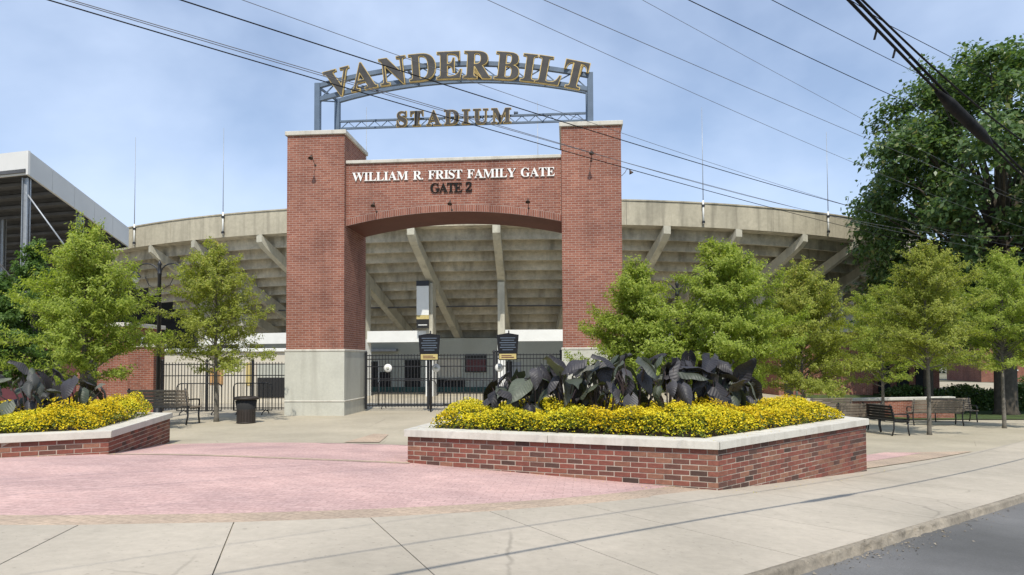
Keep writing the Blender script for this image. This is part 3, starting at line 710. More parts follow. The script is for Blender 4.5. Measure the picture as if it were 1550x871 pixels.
for ch, w in zip('STADIUM', ws):
    g, w_ = glyph(ch, .47, .07, .02, M['gold'], 'letter'); f, wf = glyph(ch, .47, .025, .006, M['letter_face'], 'letter_face')
    o = link('letter', g, sign, (x, BY_ - .2, 9.32 - ZC)); link('face', f, o, ((w_ - wf) / 2, -.012, 0)); x += w + gap

# gooseneck lamps on the brickwork
def goose_lamp(loc, label, rz=0.0):
    root = empty('wall_lamp', loc, rz - TH, label, 'lamp', 'gooseneck lamps on the gate'); root.scale = (.68, .68, .68)
    mb = MB(); mb.lathe([(.05, 0), (.05, .02), (.02, .03)], 12, Matrix.Rotation(R(90), 4, 'X')); mb.build('wall_plate', M['bronze'], root)
    pts = [(0, -.02, 0), (0, -.16, .04), (0, -.3, .18), (0, -.36, .30), (0, -.45, .34), (0, -.52, .27)]
    mb = MB(); mb.tube(pts, .014, 6); mb.build('arm', M['bronze'], root)
    mb = MB(); mb.lathe([(.02, .06), (.035, .05), (.05, 0), (.10, -.09), (.108, -.10), (.095, -.095), (.03, -.0)], 14, Matrix.Translation((0, -.54, .22)) @ Matrix.Rotation(R(-25), 4, 'X')); mb.build('shade', M['bronze'], root)
for x, lb in ((.95, 'gooseneck lamp on the arched beam near the left pier'), (3.25, 'gooseneck lamp over the crown of the arch below GATE 2'), (5.55, 'gooseneck lamp on the arched beam near the right pier')):
    goose_lamp(gl(x, BY0, 6.12), lb)
goose_lamp(gl(-.9, 0, 7.55), 'gooseneck lamp high on the front of the left pier'); goose_lamp(gl(7.4, 0, 7.45), 'gooseneck lamp high on the front of the right pier')
goose_lamp(gl(XR1, 1.1, 7.25), 'gooseneck lamp sticking out of the far side of the right pier', R(90))

# ------------------------------------------------------------------ iron fences and gate leaves
picket_me = {}
def fence(name, label, a, b, z0, h, rails, posts, pitch=.105, rings=(), cat='fence'):
    a = Vector(a); b = Vector(b); ln = (b - a).length; rz = math.atan2(b.y - a.y, b.x - a.x)
    root = empty(name, (a.x, a.y, z0), rz, label, cat, 'black iron fencing')
    if h not in picket_me:
        mb = MB(); mb.box(-.009, .009, -.009, .009, .06, h); picket_me[h] = mb.mesh('picket', M['iron'])
    n = int(ln / pitch)
    for i in range(n): link('picket', picket_me[h], root, ((i + .5) * ln / n, 0, 0))
    for z in rails: mb = MB(); mb.box(0, ln, -.016, .016, z - .016, z + .016); mb.build('rail', M['iron'], root)
    for x in posts: mb = MB(); mb.box(x - .035, x + .035, -.035, .035, 0, h + .05); mb.lathe([(.05, h + .05), (.05, h + .07), (.012, h + .12)], 8, Matrix.Translation((x, 0, 0))); mb.build('post', M['iron'], root)
    for x, z in rings:
        mb = MB(); mb.lathe([(.135, 0), (.135, .025), (.0, .03)], 22, Matrix.Translation((x, -.02, z)) @ Matrix.Rotation(R(90), 4, 'X')); d_ = mb.build('medallion', M['white'], root)
        mb = MB(); mb.lathe([(.05, .03), (.05, .045), (0, .05)], 14, Matrix.Translation((x, -.02, z)) @ Matrix.Rotation(R(90), 4, 'X')); mb.build('emblem', M['greywall'], d_)
    return root
gA, gB = gl(0.04, 1.95, 0), gl(6.49, 1.95, 0)
W3 = (gB - gA) / 3
for i, lb in enumerate(('iron gate leaf beside the left pier', 'middle iron gate leaf under the arch', 'iron gate leaf half hidden by the elephant ears')):
    p = gA + W3 * i
    fence('gate_leaf', lb, p + W3 * .006, p + W3 * .994, .05, 1.78, (.12, .98, 1.38, 1.62, 1.74), (.04, 2.1), rings=((.78 if i == 0 else .22, 1.33),) if i < 2 else ((.02 + .1, 1.33),), cat='gate')
fence('iron_fence', 'black picket fence between the dark brick pillar and the left pier', (-11.6, 22.6, 0), (-6.95, 22.3, 0), -.02, 1.62, (.12, 1.18, 1.55), (.03, 1.55, 3.1, 4.6))
bar_i = 0
def barricade(loc, rz, w, label):
    root = empty('crowd_barrier', loc, rz, label, 'barrier', 'low steel crowd barriers')
    h = .95; c = .12
    pts = [(0, 0, .12), (0, 0, h - c), (c * .3, 0, h - c * .3), (c, 0, h), (w - c, 0, h), (w - c * .3, 0, h - c * .3), (w, 0, h - c), (w, 0, .12), (0, 0, .12)]
    mb = MB(); mb.tube(pts, .018, 6); mb.build('frame', M['iron'], root)
    for k in range(1, 9): mb = MB(); mb.tube([(w * k / 9, 0, .12), (w * k / 9, 0, h)], .009, 5); mb.build('upright', M['iron'], root)
    for x in (.2, w - .2): mb = MB(); mb.tube([(x, -.28, .0), (x, -.25, .06), (x, 0, .13), (x, .25, .06), (x, .28, 0)], .016, 6); mb.build('foot', M['iron'], root)
for i, (x, y, rz, lb) in enumerate([(.2, 3.0, 0, 'low steel crowd barrier behind the gate leaf by the left pier'), (2.45, 3.1, .02, 'low steel crowd barrier behind the middle gate leaf'), (4.6, 3.05, -.02, 'low steel crowd barrier behind the elephant ears end of the gate')]):
    barricade(gl(x, y, float(gz(0, 23.5))), -TH + rz, 2.0, lb)
barricade((-10.3, 21.0, 0), .05, 1.35, 'low crowd barrier behind the thin young tree, beside the bench'); barricade((-8.6, 21.1, 0), -.03, 1.2, 'low crowd barrier between the young tree and the bin')

# ------------------------------------------------------------------ stadium ring
C0 = np.array([1.0, 66.0])
keys = np.array([(-40, 60), (-33, 49), (-24, 42.8), (-12.7, 38.4), (-3, 36.5), (5.9, 36.0), (14.4, 38.0), (20.6, 40.8), (27, 46), (33, 56), (36, 68)], float)
ka = np.arctan2(keys[:, 0] - C0[0], C0[1] - keys[:, 1]); kr = np.hypot(keys[:, 0] - C0[0], keys[:, 1] - C0[1])
kc = np.polyfit(ka, kr, 4)
def ring(a, inward=0.0):
    r_ = np.interp(a, ka, kr) * .35 + np.polyval(kc, a) * .65 - inward; return C0[0] + r_ * math.sin(a), C0[1] - r_ * math.cos(a)
ZF0, ZF1 = 8.82, 10.12
stand = empty('stadium_bowl', (*ring(.16), -.42), 0, 'curved beige concrete stadium bowl with raker beams behind the gate', 'stadium')
so = Vector(stand.location)
A0, A1 = -.83, 1.5
def swept(prof, a0, a1, n, mat, name, parent=stand):        # prof: closed list of (inward, z)
    mb = MB(); k = len(prof); vs = []
    for i in range(n + 1):
        a = a0 + (a1 - a0) * i / n
        for q, z in prof: x, y = ring(a, q); vs.append((x - so.x, y - so.y, z - so.z))
    fs = [(i * k + j, (i + 1) * k + j, (i + 1) * k + (j + 1) % k, i * k + (j + 1) % k) for i in range(n) for j in range(k)] + [tuple(range(k)), tuple(range(n * k + k - 1, n * k - 1, -1))]
    mb.add(vs, fs); bm = bmesh.new(); me = mb.mesh(name, mat, False); bm.from_mesh(me); bmesh.ops.recalc_face_normals(bm, faces=bm.faces[:]); bm.to_mesh(me); bm.free(); wall_uv(me)
    return link(name, me, parent)
# pixel columns of the raker heads, turned into angles once
def ang_of(px, Yg=38.0):
    best = min((abs((ring(a)[0] / ring(a)[1]) - (px - CX) / F), a) for a in np.arange(A0, A1, .002)); return best[1]
rakers = [ang_of(p) for p in (225, 290, 390, 500, 622, 752, 886, 1012, 1122, 1222, 1300)]
joints = [A0] + [(x + y) / 2 for x, y in zip(rakers[:-1], rakers[1:])] + [rakers[-1] + .09, rakers[-1] + .25, A1]
for a, b in zip(joints[:-1], joints[1:]): swept([(0, ZF0), (.16, ZF0), (.16, ZF1), (0, ZF1)], a + .0003, b - .0003, 6, M['stadium'], 'parapet_panel')
swept([(-.05, ZF1), (.22, ZF1), (.22, ZF1 + .07), (-.05, ZF1 + .07)], A0, A1, 50, M['stadium'], 'parapet_cap')
STEP, RISER = .80, .455
for k in range(15):
    q = .1 + k * STEP; z = ZF0 + .12 - k * RISER
    swept([(q, z - .29), (q + .16, z - .29), (q + .16, z - .13), (q + STEP + .10, z - .13), (q + STEP + .10, z - .02), (q + .12, z - .02), (q + .12, z + RISER - .11), (q, z + RISER - .11)] if k else [(q, z - .13), (q + STEP + .1, z - .13), (q + STEP + .1, z), (q, z)], -1.0, A1, 50, M['deck'], 'seating_step')
for a in rakers + [rakers[-1] + .13, rakers[-1] + .27]:
    x0, y0 = ring(a); d_ = np.array([C0[0] - x0, C0[1] - y0]); d_ /= np.hypot(*d_); sdv = np.array([-d_[1], d_[0]])
    def P3(q, z, side): return (x0 + d_[0] * q + sdv[0] * side - so.x, y0 + d_[1] * q + sdv[1] * side - so.y, z - so.z)
    hwid = .21; sl = RISER / STEP
    prof = [(.0, ZF0 + .0), (.0, ZF0 - .42), (.35, ZF0 - .75), (3.4, ZF0 - .75 - 3.05 * sl - .25), (11.5, ZF0 - .95 - 11.2 * sl), (11.5, ZF0 - .2 - 11.5 * sl), (.3, ZF0 - .04 - .3 * sl)]
    mb = MB(); n = len(prof); vs = [P3(q, z, -hwid) for q, z in prof] + [P3(q, z, hwid) for q, z in prof]
    mb.add(vs, [tuple(range(n)), tuple(range(2 * n - 1, n - 1, -1))] + [(i, n + i, n + (i + 1) % n, (i + 1) % n) for i in range(n)])
    mb.build('raker_beam', M['raker'], stand)
    zt = ZF0 - .75 - 3.05 * sl - .2
    mb = MB(); vs = [P3(q, z, s_) for z in (-.45, zt) for q, s_ in ((3.05, -.2), (3.05, .2), (3.65, .2), (3.65, -.2))]
    mb.add(vs, [(3, 2, 1, 0), (4, 5, 6, 7), (0, 1, 5, 4), (1, 2, 6, 5), (2, 3, 7, 6), (3, 0, 4, 7)]); c_ = mb.build('column', M['raker'], stand)
    mb = MB(); vs = [P3(q, z, s_) for z in (-.45, 2.9) for q, s_ in ((3.03, -.22), (3.03, .22), (3.67, .22), (3.67, -.22))]
    mb.add(vs, [(3, 2, 1, 0), (4, 5, 6, 7), (0, 1, 5, 4), (1, 2, 6, 5), (2, 3, 7, 6), (3, 0, 4, 7)]); mb.build('sunlit_foot', M['white'], c_)  # white sleeve: sunlight on the lower column put into the colour
# white beams between columns, back wall with openings
def inner(a, q): x, y = ring(a, q); return np.array([x, y])
def chord_box(a, b, q, z0, z1, th, mat, name, parent=stand):
    p, r_ = inner(a, q), inner(b, q); d_ = (r_ - p) / np.hypot(*(r_ - p)); nr = np.array([-d_[1], d_[0]])
    mb = MB(); vs = [(*(w + nr * t - np.array([so.x, so.y])), z - so.z) for z in (z0, z1) for w, t in ((p, 0), (r_, 0), (r_, th), (p, th))]
    mb.add(vs, [(3, 2, 1, 0), (4, 5, 6, 7), (0, 1, 5, 4), (1, 2, 6, 5), (2, 3, 7, 6), (3, 0, 4, 7)]); return mb.build(name, mat, parent)
for i in range(len(rakers) - 1):
    if i in (4,): continue
    e = .008; chord_box(rakers[i] + e, rakers[i + 1] - e, 3.2, 2.72, 3.38, .25, M['white'], 'white_beam')
swept([(8.6, -.6), (8.9, -.6), (8.9, 3.1), (8.6, 3.1)], A0, A1, 44, M['greywall'], 'concourse_wall')
swept([(8.52, -.6), (8.6, -.6), (8.6, -.1), (8.52, -.1)], A0, A1, 44, M['green_skirt'], 'wall_skirting')
def on_wall(name, px0, px1, py0, py1, mat, q=8.6, proud=.06, parent=stand):
    a, b = [min((abs(inner(t, q)[0] / inner(t, q)[1] - (p - CX) / F), t) for t in np.arange(-.6, .7, .001))[1] for p in (px0, px1)]
    Yw = inner((a + b) / 2, q)[1]; z1, z0 = [EYE - (p - 546) / F * Yw for p in (py0, py1)]
    return chord_box(a, b, q - proud, z0, z1, proud - .003 if proud > .01 else .004, mat, name, parent)
for px0, px1, py0, py1 in ((556, 573, 546, 594), (613, 636, 544, 594), (576, 591, 562, 594)): on_wall('doorway', px0, px1, py0, py1, M['void'])
on_wall('door_frame', 573.5, 575.6, 544, 594, M['white'], proud=.09); on_wall('counter_front', 655, 704, 573, 593, M['void']); on_wall('counter', 655, 704, 571.5, 573.5, M['greywall'], proud=.35)  # black counter front under its grey top
on_wall('window_hood', 556, 604, 527, 531, M['grey_steel'], proud=.4); on_wall('wall_panel', 656, 698, 541, 571, M['cream'], proud=.03)
sg = on_wall('menu_board', 704, 737, 536, 563, M['black'], proud=.08); on_wall('board_print', 706, 735, 544, 561, M['maroon'], proud=.10)
on_wall('vent_grille', 764, 775, 547, 590, M['void']); on_wall('door_panel', 775, 788, 548, 592, M['grey_steel'], proud=.05)
pe, qe = inner(A1, -.2), inner(A1, 15.0); mb = MB(); mb.bar((pe[0] - so.x, pe[1] - so.y, 4.4 - so.z), (qe[0] - so.x, qe[1] - so.y, 4.4 - so.z), .3, 10.6); mb.build('sky_gap_screen', M['greywall'], stand)  # added wall that closes the gap where sky leaked in under the seats
# weathered conduit boxes under the seats
for px, py, Yd in ((458, 368, 40), (590, 372, 40.3), (700, 372, 40.2), (612, 420, 42.5), (700, 418, 42.3), (826, 415, 42.4), (805, 452, 44), (420, 385, 42)):
    p = at(px, py, Yd) - so; mb = MB(); mb.box(p.x - .22, p.x + .22, p.y, p.y + .12, p.z, p.z + .12); mb.bar((p.x - .5, p.y + .05, p.z + .05), (p.x + .5, p.y + .05, p.z + .05), .04, .04); mb.build('junction_box', M['void'], stand)
mb = MB(); mb.tube([(ring(a, 5.6)[0] - so.x, ring(a, 5.6)[1] - so.y, 4.95 - so.z) for a in np.linspace(A0, .8, 40)], .05, 6); mb.build('pipe', M['dark_steel'], stand)
# thin poles on the parapet
for px, ytop, lb in ((203, 208, 'thin bare pole on the parapet where the steel stand ends'), (338, 194, 'thin bare pole on the parapet above the thin young tree'), (555, 163, 'thin bare pole rising behind the left half of the gate'),
                 (816, 154, 'thin bare pole rising behind the right half of the gate'), (1066, 163, 'thin bare pole on the parapet right of the gate'), (1256, 200, 'thin bare pole on the parapet beside the big dark tree')):
    a = ang_of(px); x, y = ring(a, -.09); z1 = at(px, ytop, y).z
    root = empty('flagpole', (x, y, ZF0 + .1), 0, lb, 'pole', 'thin poles along the parapet')
    mb = MB(); mb.tube([(0, 0, .0), (0, 0, z1 - ZF0 - .1)], [.028, .012], 6); mb.build('shaft', M['grey_steel'], root)
    mb = MB(); mb.tube([(0, 0, .05), (0, 0, 1.35)], .05, 8); mb.build('sleeve', M['white'], root)
    mb = MB(); mb.box(-.07, .07, -.07, .075, .1, .22); mb.box(-.07, .07, -.07, .075, 1.0, 1.12); mb.build('bracket', M['iron'], root)

# banner on a column (picture left plain), notice boards on poles
bp = at(641, 500, 39.6)
ban = empty('column_banner', (bp.x, bp.y - .3, 3.4), -TH, 'white, gold and black vertical banner on the column left of the arch centre', 'banner')
mb = MB(); mb.box(-.36, .36, -.03, 0, .85, 2.55, bev=.01); mb.build('cloth', M['white'], ban)
mb = MB(); mb.box(-.36, .36, -.034, .002, .62, .845); mb.build('gold_band', M['sign_gold'], ban)
mb = MB(); mb.box(-.36, .36, -.034, .002, .1, .615); bb = mb.build('black_band', M['black'], ban)
mb = MB(); mb.box(-.26, .26, -.037, -.0345, .26, .31); mb.build('print_line', M['white'], bb)
mb = MB(); mb.box(-.37, .37, -.05, .02, 2.552, 2.85); mb.build('bracket', M['iron'], ban)
def notice(px, label):
    p = at(px, 600, 21.6); zg = float(gz(p.x, p.y)); root = empty('notice_board', (p.x, p.y, zg), -TH, label, 'sign', 'black notice boards on poles')
    z0, z1 = 1.62 - zg, 2.46 - zg
    mb = MB(); mb.tube([(.03, .03, 0), (.03, .03, z1 + .1)], .022, 8); mb.build('pole', M['iron'], root)
    mb = MB(); vs = [(x, y, z) for y in (-.025, .0) for x, z in ((-.29, z0), (.29, z0), (.35, z1 - .04), (0, z1 + .02), (-.35, z1 - .04))]
    mb.add(vs, [(0, 1, 2, 3, 4), (9, 8, 7, 6, 5)] + [(i, 5 + i, 5 + (i + 1) % 5, (i + 1) % 5) for i in range(5)]); bd = mb.build('board', M['navy'], root)
    for k in range(6): mb = MB(); w = (.24, .2, .26, .22, .25, .17)[k]; mb.box(-w, w, -.028, -.0255, z1 - .15 - k * .075, z1 - .125 - k * .075); mb.build('print_line', M['print_'], bd)
    mb = MB(); mb.box(-.27, .27, -.029, -.0255, z0 + .03, z0 + .2); yb = mb.build('yellow_strip', M['sign_gold'], bd)
    for k in range(2): mb = MB(); mb.box(-.2, .2 - k * .08, -.031, -.0292, z0 + .07 + k * .055, z0 + .1 + k * .055); mb.build('print_line', M['maroon'], yb)
notice(650, 'black notice board with yellow foot, in front of the banner column'); notice(769, 'black notice board with yellow foot, right of the arch centre')

# ------------------------------------------------------------------ left steel grandstand
ga = at(43, 228, 36.0); ga2 = at(196, 346, 46.0)
gst = empty('steel_grandstand', (ga.x, ga.y, -.3), 0, 'steel grandstand with white fascia and dark ribbed underside, at the left edge', 'grandstand'); go = Vector(gst.location)
bdir = Vector((-1, .28, 0)).normalized(); e0 = Vector(ga); e1 = Vector(ga2); down = (e1 - e0)
hF = 1.28
def quadbox(p, q, h0, h1, th, mat, name):          # vertical panel from p to q (top edge), thickness along its normal
    d_ = (q - p); nr = Vector((d_.y, -d_.x, 0)).normalized() * th; mb = MB()
    vs = [v - go for v in (p - Vector((0, 0, h0)), q - Vector((0, 0, h1)), q, p, p - Vector((0, 0, h0)) - nr, q - Vector((0, 0, h1)) - nr, q - nr, p - nr)]
    mb.add(vs, [(0, 1, 2, 3), (7, 6, 5, 4), (0, 4, 5, 1), (1, 5, 6, 2), (2, 6, 7, 3), (3, 7, 4, 0)]); bm = bmesh.new(); me = mb.mesh(name, mat, False); bm.from_mesh(me); bmesh.ops.recalc_face_normals(bm, faces=bm.faces[:]); bm.to_mesh(me); bm.free(); wall_uv(me); return link(name, me, gst)
NP = 5
for k in range(NP):
    p = e0 + down * (k / NP + .001); q = e0 + down * ((k + 1) / NP - .001); quadbox(p, q, hF, hF, .12, M['panel'], 'end_fascia_panel')
for k in range(6):
    p = e0 + bdir * (k * 3 + .005); q = e0 + bdir * (k * 3 + 2.995); quadbox(q, p, hF, hF, .12, M['panel'], 'rear_fascia_panel')
NS = 17; full = down * 2.1
for k in range(NS):                                # ribbed underside, one pan per row
    t = k / NS; p = e0 + full * t - Vector((0, 0, hF - .25)); q = p + full / NS * 1.04; w = bdir * 19; o_ = Vector((-.14, 0, 0))
    p, q = p + o_, q + o_; rz_ = (q - p); hz = Vector((rz_.x, rz_.y, 0)); mb = MB()
    vs = [v - go for v in (p, p + w, p + w + hz, p + hz, p + hz + Vector((0, 0, rz_.z)), p + w + hz + Vector((0, 0, rz_.z)))]
    vs += [v + Vector((0, 0, .05)) for v in vs[:4]]
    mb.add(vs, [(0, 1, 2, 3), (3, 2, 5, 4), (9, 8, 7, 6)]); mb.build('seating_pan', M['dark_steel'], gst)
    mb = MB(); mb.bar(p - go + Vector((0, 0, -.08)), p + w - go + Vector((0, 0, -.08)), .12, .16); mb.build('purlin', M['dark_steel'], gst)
for k, (dx, t) in enumerate(((.35, .03), (6.5, .03), (.35, .5), (6.5, .5), (13, .03))):
    p = e0 + bdir * dx + down * t; mb = MB(); zt = p.z - hF - .05 + (.0 if t < .1 else .3); s_ = .15
    mb.box(p.x - s_ - go.x, p.x + s_ - go.x, p.y - .03 - go.y, p.y + .03 - go.y, -.3, zt - go.z); mb.box(p.x - s_ - go.x, p.x - s_ + .03 - go.x, p.y - s_ - go.y, p.y + s_ - go.y, -.3, zt - go.z); mb.box(p.x + s_ - .03 - go.x, p.x + s_ - go.x, p.y - s_ - go.y, p.y + s_ - go.y, -.3, zt - go.z)
    mb.build('column', M['grey_steel'], gst)
p = e0 + bdir * .3 + Vector((0, .2, -hF - .9)); mb = MB(); mb.tube([p - go, p + Vector((2.6, 1.5, -4.6)) - go], .045, 6); mb.build('brace', M['grey_steel'], gst)
p = e0 + bdir * 6.6 + Vector((0, .2, -hF - .4)); mb = MB(); mb.tube([p - go, p + Vector((5.5, 0, -6.5)) - go], .05, 6); mb.build('brace', M['dark_steel'], gst)
mb = MB(); p = e0 + full * .92; q = p + bdir * 19; p = p + Vector((6, 0, 0)); mb.bar(Vector((p.x, p.y, 3.6)) - go, Vector((q.x, q.y, 3.6)) - go, .3, 8.6); mb.build('dark_backing_screen', M['void'], gst)  # black sheet added to block sky and stand in for dark under the stand
mb = MB(); a_ = Vector((-25.2, 46.6, 2)); a_ = Vector((-40, 62, 4)); mb.bar(a_ - go, Vector((-17.0, 60, 4)) - go, .3, 11); mb.build('dark_gap_screen', M['void'], gst)  # second black sheet, added where sky showed between stand and bowl

# ------------------------------------------------------------------ low buildings behind the fences
def building(name, label, x0, x1, y0, y1, z0, z1, wall, roofmat=None, over=.12):
    root = empty(name, ((x0 + x1) / 2, y0, z0), 0, label, 'building'); w = (x1 - x0) / 2
    mb = MB(); mb.box(-w, w, 0, y1 - y0, 0, z1 - z0); mb.build('wall', wall, root)
    mb = MB(); mb.box(-w - over, w + over, -over, y1 - y0 + over, z1 - z0 + .002, z1 - z0 + .16, bev=.01); mb.build('roof_slab', roofmat or M['white'], root)
    return root
def face_box(root, name, x0, x1, z0, z1, mat, proud=.03, y=0.0): mb = MB(); mb.box(x0, x1, y - proud, y - .002, z0, z1); return mb.build(name, mat, root)
b1 = building('concession_building', 'cream low building behind the picket fence left of the gate', -17.4, -10.6, 33.0, 36.0, -.42, 2.1, M['cream'])
face_box(b1, 'plywood_panel', 1.0 - 1.6, 1.6 - 1.55, .95, 1.75, M['ply']); face_box(b1, 'poster', 1.15, 1.5, .9, 2.0, M['sign_gold']); face_box(b1, 'counter_opening', 1.7, 3.3, .3, 1.25, M['void']); face_box(b1, 'shutter', 1.7, 3.3, 1.27, 1.9, M['greywall'])
b2 = building('ticket_kiosk', 'red brick kiosk behind the left planter, under the steel grandstand', -16.9, -14.9, 26.5, 29, -.2, 3.0, M['dark_brick'], M['limestone'])
face_box(b2, 'door', -.85, -.2, 0, 2.0, M['void'])
b3 = empty('brick_pillar', (-12.05, 22.5, 0), 0, 'dark red brick pillar at the start of the picket fence', 'pillar')
mb = MB(); mb.box(-.42, .42, -.35, .35, -.3, 2.1); mb.build('shaft', M['dark_brick'], b3); mb = MB(); mb.box(-.47, .47, -.4, .4, 2.1, 2.2, bev=.01); mb.build('cap', M['limestone'], b3)
dp = empty('steel_post', (-13.0, 24.0, -.1), 0, 'pale steel post between the brick kiosk and the dark pillar', 'post'); mb = MB(); mb.tube([(0, 0, 0), (0, 0, 2.6)], .06, 10); mb.build('shaft', M['grey_steel'], dp); mb = MB(); mb.box(-.12, .12, -.12, .12, 0, .03); mb.build('foot_plate', M['grey_steel'], dp)
b4 = building('maroon_shed', 'dark maroon shed at the far left beyond the planter', -24, -18.2, 28.5, 32, -.2, 2.6, M['maroon'], M['roof'])
face_box(b4, 'door', 1.4, 2.3, 0, 2.1, M['void'])
b5 = building('brick_building', 'red brick low building right of the gate, behind the young trees', 15.0, 20.3, 38.5, 42.0, -.45, 3.1, M['dark_brick'], M['limestone'])
mb = MB(); mb.tube([(-1.65, -.07, .05), (-1.65, -.07, 3.4)], .055, 8); mb.build('downpipe', M['white'], b5); face_box(b5, 'doorway', -2.35, -1.85, 0, 2.3, M['void']); w_ = face_box(b5, 'window', -3.0 + .5, -2.4 + .02, 1.0, 2.2, M['glass'])
b6 = building('dark_brick_building', 'shaded brick building with dark openings behind the low wall', 21.0, 25.0, 40.0, 43.0, -.45, 3.0, M['dark_brick'], M['limestone'])
for x in (-1.6, -.5, .6): face_box(b6, 'opening', x, x + .7, .1, 2.2, M['void'])
b7 = empty('house', (52, 66, -.8), -.2, 'distant red brick house at the right edge beyond the lawn', 'house')
mb = MB(); mb.box(-6, 6, 0, 8, 0, 4.2); mb.build('wall', M['dark_brick'], b7)
mb = MB(); mb.add([(-6.4, -.5, 4.2), (6.4, -.5, 4.2), (6.4, 8.5, 4.2), (-6.4, 8.5, 4.2), (-6.4, 4, 7), (6.4, 4, 7)], [(0, 1, 5, 4), (2, 3, 4, 5), (0, 4, 3), (1, 2, 5), (3, 2, 1, 0)]); mb.build('roof', M['roof'], b7)
for x in (-4, -.5, 3): wn = face_box(b7, 'window', x, x + 1.1, 1.3, 3.0, M['glass']); face_box(b7, 'window_frame', x - .1, x + 1.2, 1.15, 1.28, M['white'], .1)
# low brick wall with pale coping behind the benches
wa, wb = at(1284, 606, 29.5), at(1440, 610, 30.5); wl = empty('low_wall', (wa.x, wa.y, float(gz(wa.x, wa.y))), math.atan2(wb.y - wa.y, wb.x - wa.x), 'low brick wall with pale coping behind the benches', 'wall')
ln = (Vector((wb.x, wb.y)) - Vector((wa.x, wa.y))).length
mb = MB(); mb.box(0, ln, -.15, .15, -.8, .52); mb.build('brickwork', M['dark_brick'], wl); mb = MB(); mb.box(-.04, ln + .04, -.2, .2, .52, .64, bev=.012); mb.build('coping', M['limestone'], wl)

# ------------------------------------------------------------------ trees
def tube_pts(p0, p1, bend, n=5):
    out = []
    for i in range(n): t = i / (n - 1); out.append(p0.lerp(p1, t) + bend * (4 * t * (1 - t)))
    return out
def young_tree(label, base, hgt, rad, cbase, seed, mat=None, nprim=64, trunk_r=.055, dens=1.0, leaf=(.078, .032), group='young trees planted round the plaza', bark=None):
    r_ = random.Random(seed); g = np.random.default_rng(seed)
    root = empty('young_tree', base, r_.uniform(0, 6), label, 'tree', group)
    mb = MB(); top = Vector((r_.uniform(-.1, .1), r_.uniform(-.1, .1), hgt * .95))
    tp = [Vector((0, 0, -.1)), Vector((0, 0, .12))] + [Vector((top.x * t + .06 * t * math.sin(5 * t + seed), top.y * t + .06 * t * math.cos(4 * t + seed), top.z * t)) for t in (.2, .4, .6, .8, 1)]
    mb.tube(tp, [trunk_r * 1.7, trunk_r * 1.15, trunk_r, trunk_r * .82, trunk_r * .6, trunk_r * .35, .006], 9); mb.build('trunk', bark or M['palebark'], root)
    mb = MB(); P = []
    for i in range(nprim):
        t = (i + r_.random()) / nprim; z0 = cbase + (hgt * .93 - cbase) * t ** .95
        prof = max(.16, (1 - t ** 1.35)) ** .8 * (.82 + .25 * min(1, t * 5))
        L_ = rad * prof * r_.uniform(.5, 1.2); az = i * 2.399 + r_.uniform(-.5, .5); el = .16 + .85 * t + r_.uniform(-.25, .35)
        p0 = Vector((top.x * z0 / hgt, top.y * z0 / hgt, z0 - .08)); p1 = p0 + Vector((math.cos(az) * math.cos(el), math.sin(az) * math.cos(el), math.sin(el))) * L_
        pts = tube_pts(p0, p1, Vector((0, 0, .10 * L_)), 5); mb.tube(pts, [.017 * (1.25 - t), .013 * (1.2 - t), .009, .006, .003], 4, False)
        ns = max(4, int(11 * L_ * dens))
        for k in range(ns):
            u = .18 + .82 * (k + r_.random()) / ns; q = p0.lerp(p1, u) + Vector((0, 0, .10 * L_ * 4 * u * (1 - u)))
            saz = az + r_.choice((-1, 1)) * r_.uniform(.3, 1.25); sel = el * .5 + r_.uniform(-.25, .75); sl = r_.uniform(.18, .62) * (1.2 - .5 * u) * min(1.1, .5 + L_ * .5)
            q1 = q + Vector((math.cos(saz) * math.cos(sel), math.sin(saz) * math.cos(sel), math.sin(sel))) * sl
            if k % 2 == 0: mb.tube([q, q1], [.005, .002], 3, False)
            nl = int((19 + 48 * sl) * dens); uu = g.random(nl)[:, None] ** .8
            pp = np.array(q) * (1 - uu) + np.array(q1) * uu + g.normal(0, 1, (nl, 3)) * np.array([.036, .036, .03]); P.append(pp)
    mb.build('branches', bark or M['palebark'], root)
    P = np.concatenate(P); cl = rng.normal(0, 1, 40)
    rv = np.clip(rng.random(len(P)) * .75 + .25 * np.clip((P[:, 2] - cbase) / (hgt - cbase), 0, 1) * rng.random(len(P)) * 1.4, 0, 1)
    rad_ = np.column_stack([P[:, :2], np.zeros(len(P))]); rad_ /= np.linalg.norm(rad_, axis=1)[:, None] + .15; rad_[:, 2] = .75
    quads('crown', leaf_quads(P, leaf[0], leaf[1], droop=.15, bias=rad_), mat or M['leaf_young'], root, rnd=rv); return root
def gp(px, Y): x = (px - CX) / F * Y; return gpt(x, Y)
young_tree('full young light green tree behind the left planter', gp(132, 15.6), 4.68, 1.85, 1.1, 11, nprim=96, dens=1.1)
young_tree('thin young tree with pale wrapped trunk between bench and bin', gpt(-8.04, 18.6), 4.95, 1.78, 1.35, 12, M['leaf_yellowish'], nprim=70)
young_tree('young light green tree just right of the right gate pier', gp(968, 16.6), 4.35, 1.68, 1.0, 13, nprim=92, dens=1.25)
young_tree('tallest young tree behind the middle of the kerbside planter', gp(1096, 16.4), 4.85, 2.05, 1.0, 14, nprim=104, dens=1.25)
young_tree('young tree in front of the red brick low building', gp(1216, 21.5), 5.2, 2.3, 1.1, 15, M['leaf_yellowish'], nprim=100, dens=1.2)
young_tree('young tree behind the benches in front of the low wall', gp(1334, 27.0), 5.4, 2.4, 1.4, 16, nprim=72)
young_tree('young tree standing on the paving between the benches', gpt(12.66, 20.81), 5.85, 2.15, 2.0, 17, M['leaf_yellowish'], nprim=90, dens=1.0)
young_tree('young tree at the right edge beside the lawn', gpt(16.8, 23.4), 6.1, 2.4, 1.9, 18, nprim=92, dens=1.0)
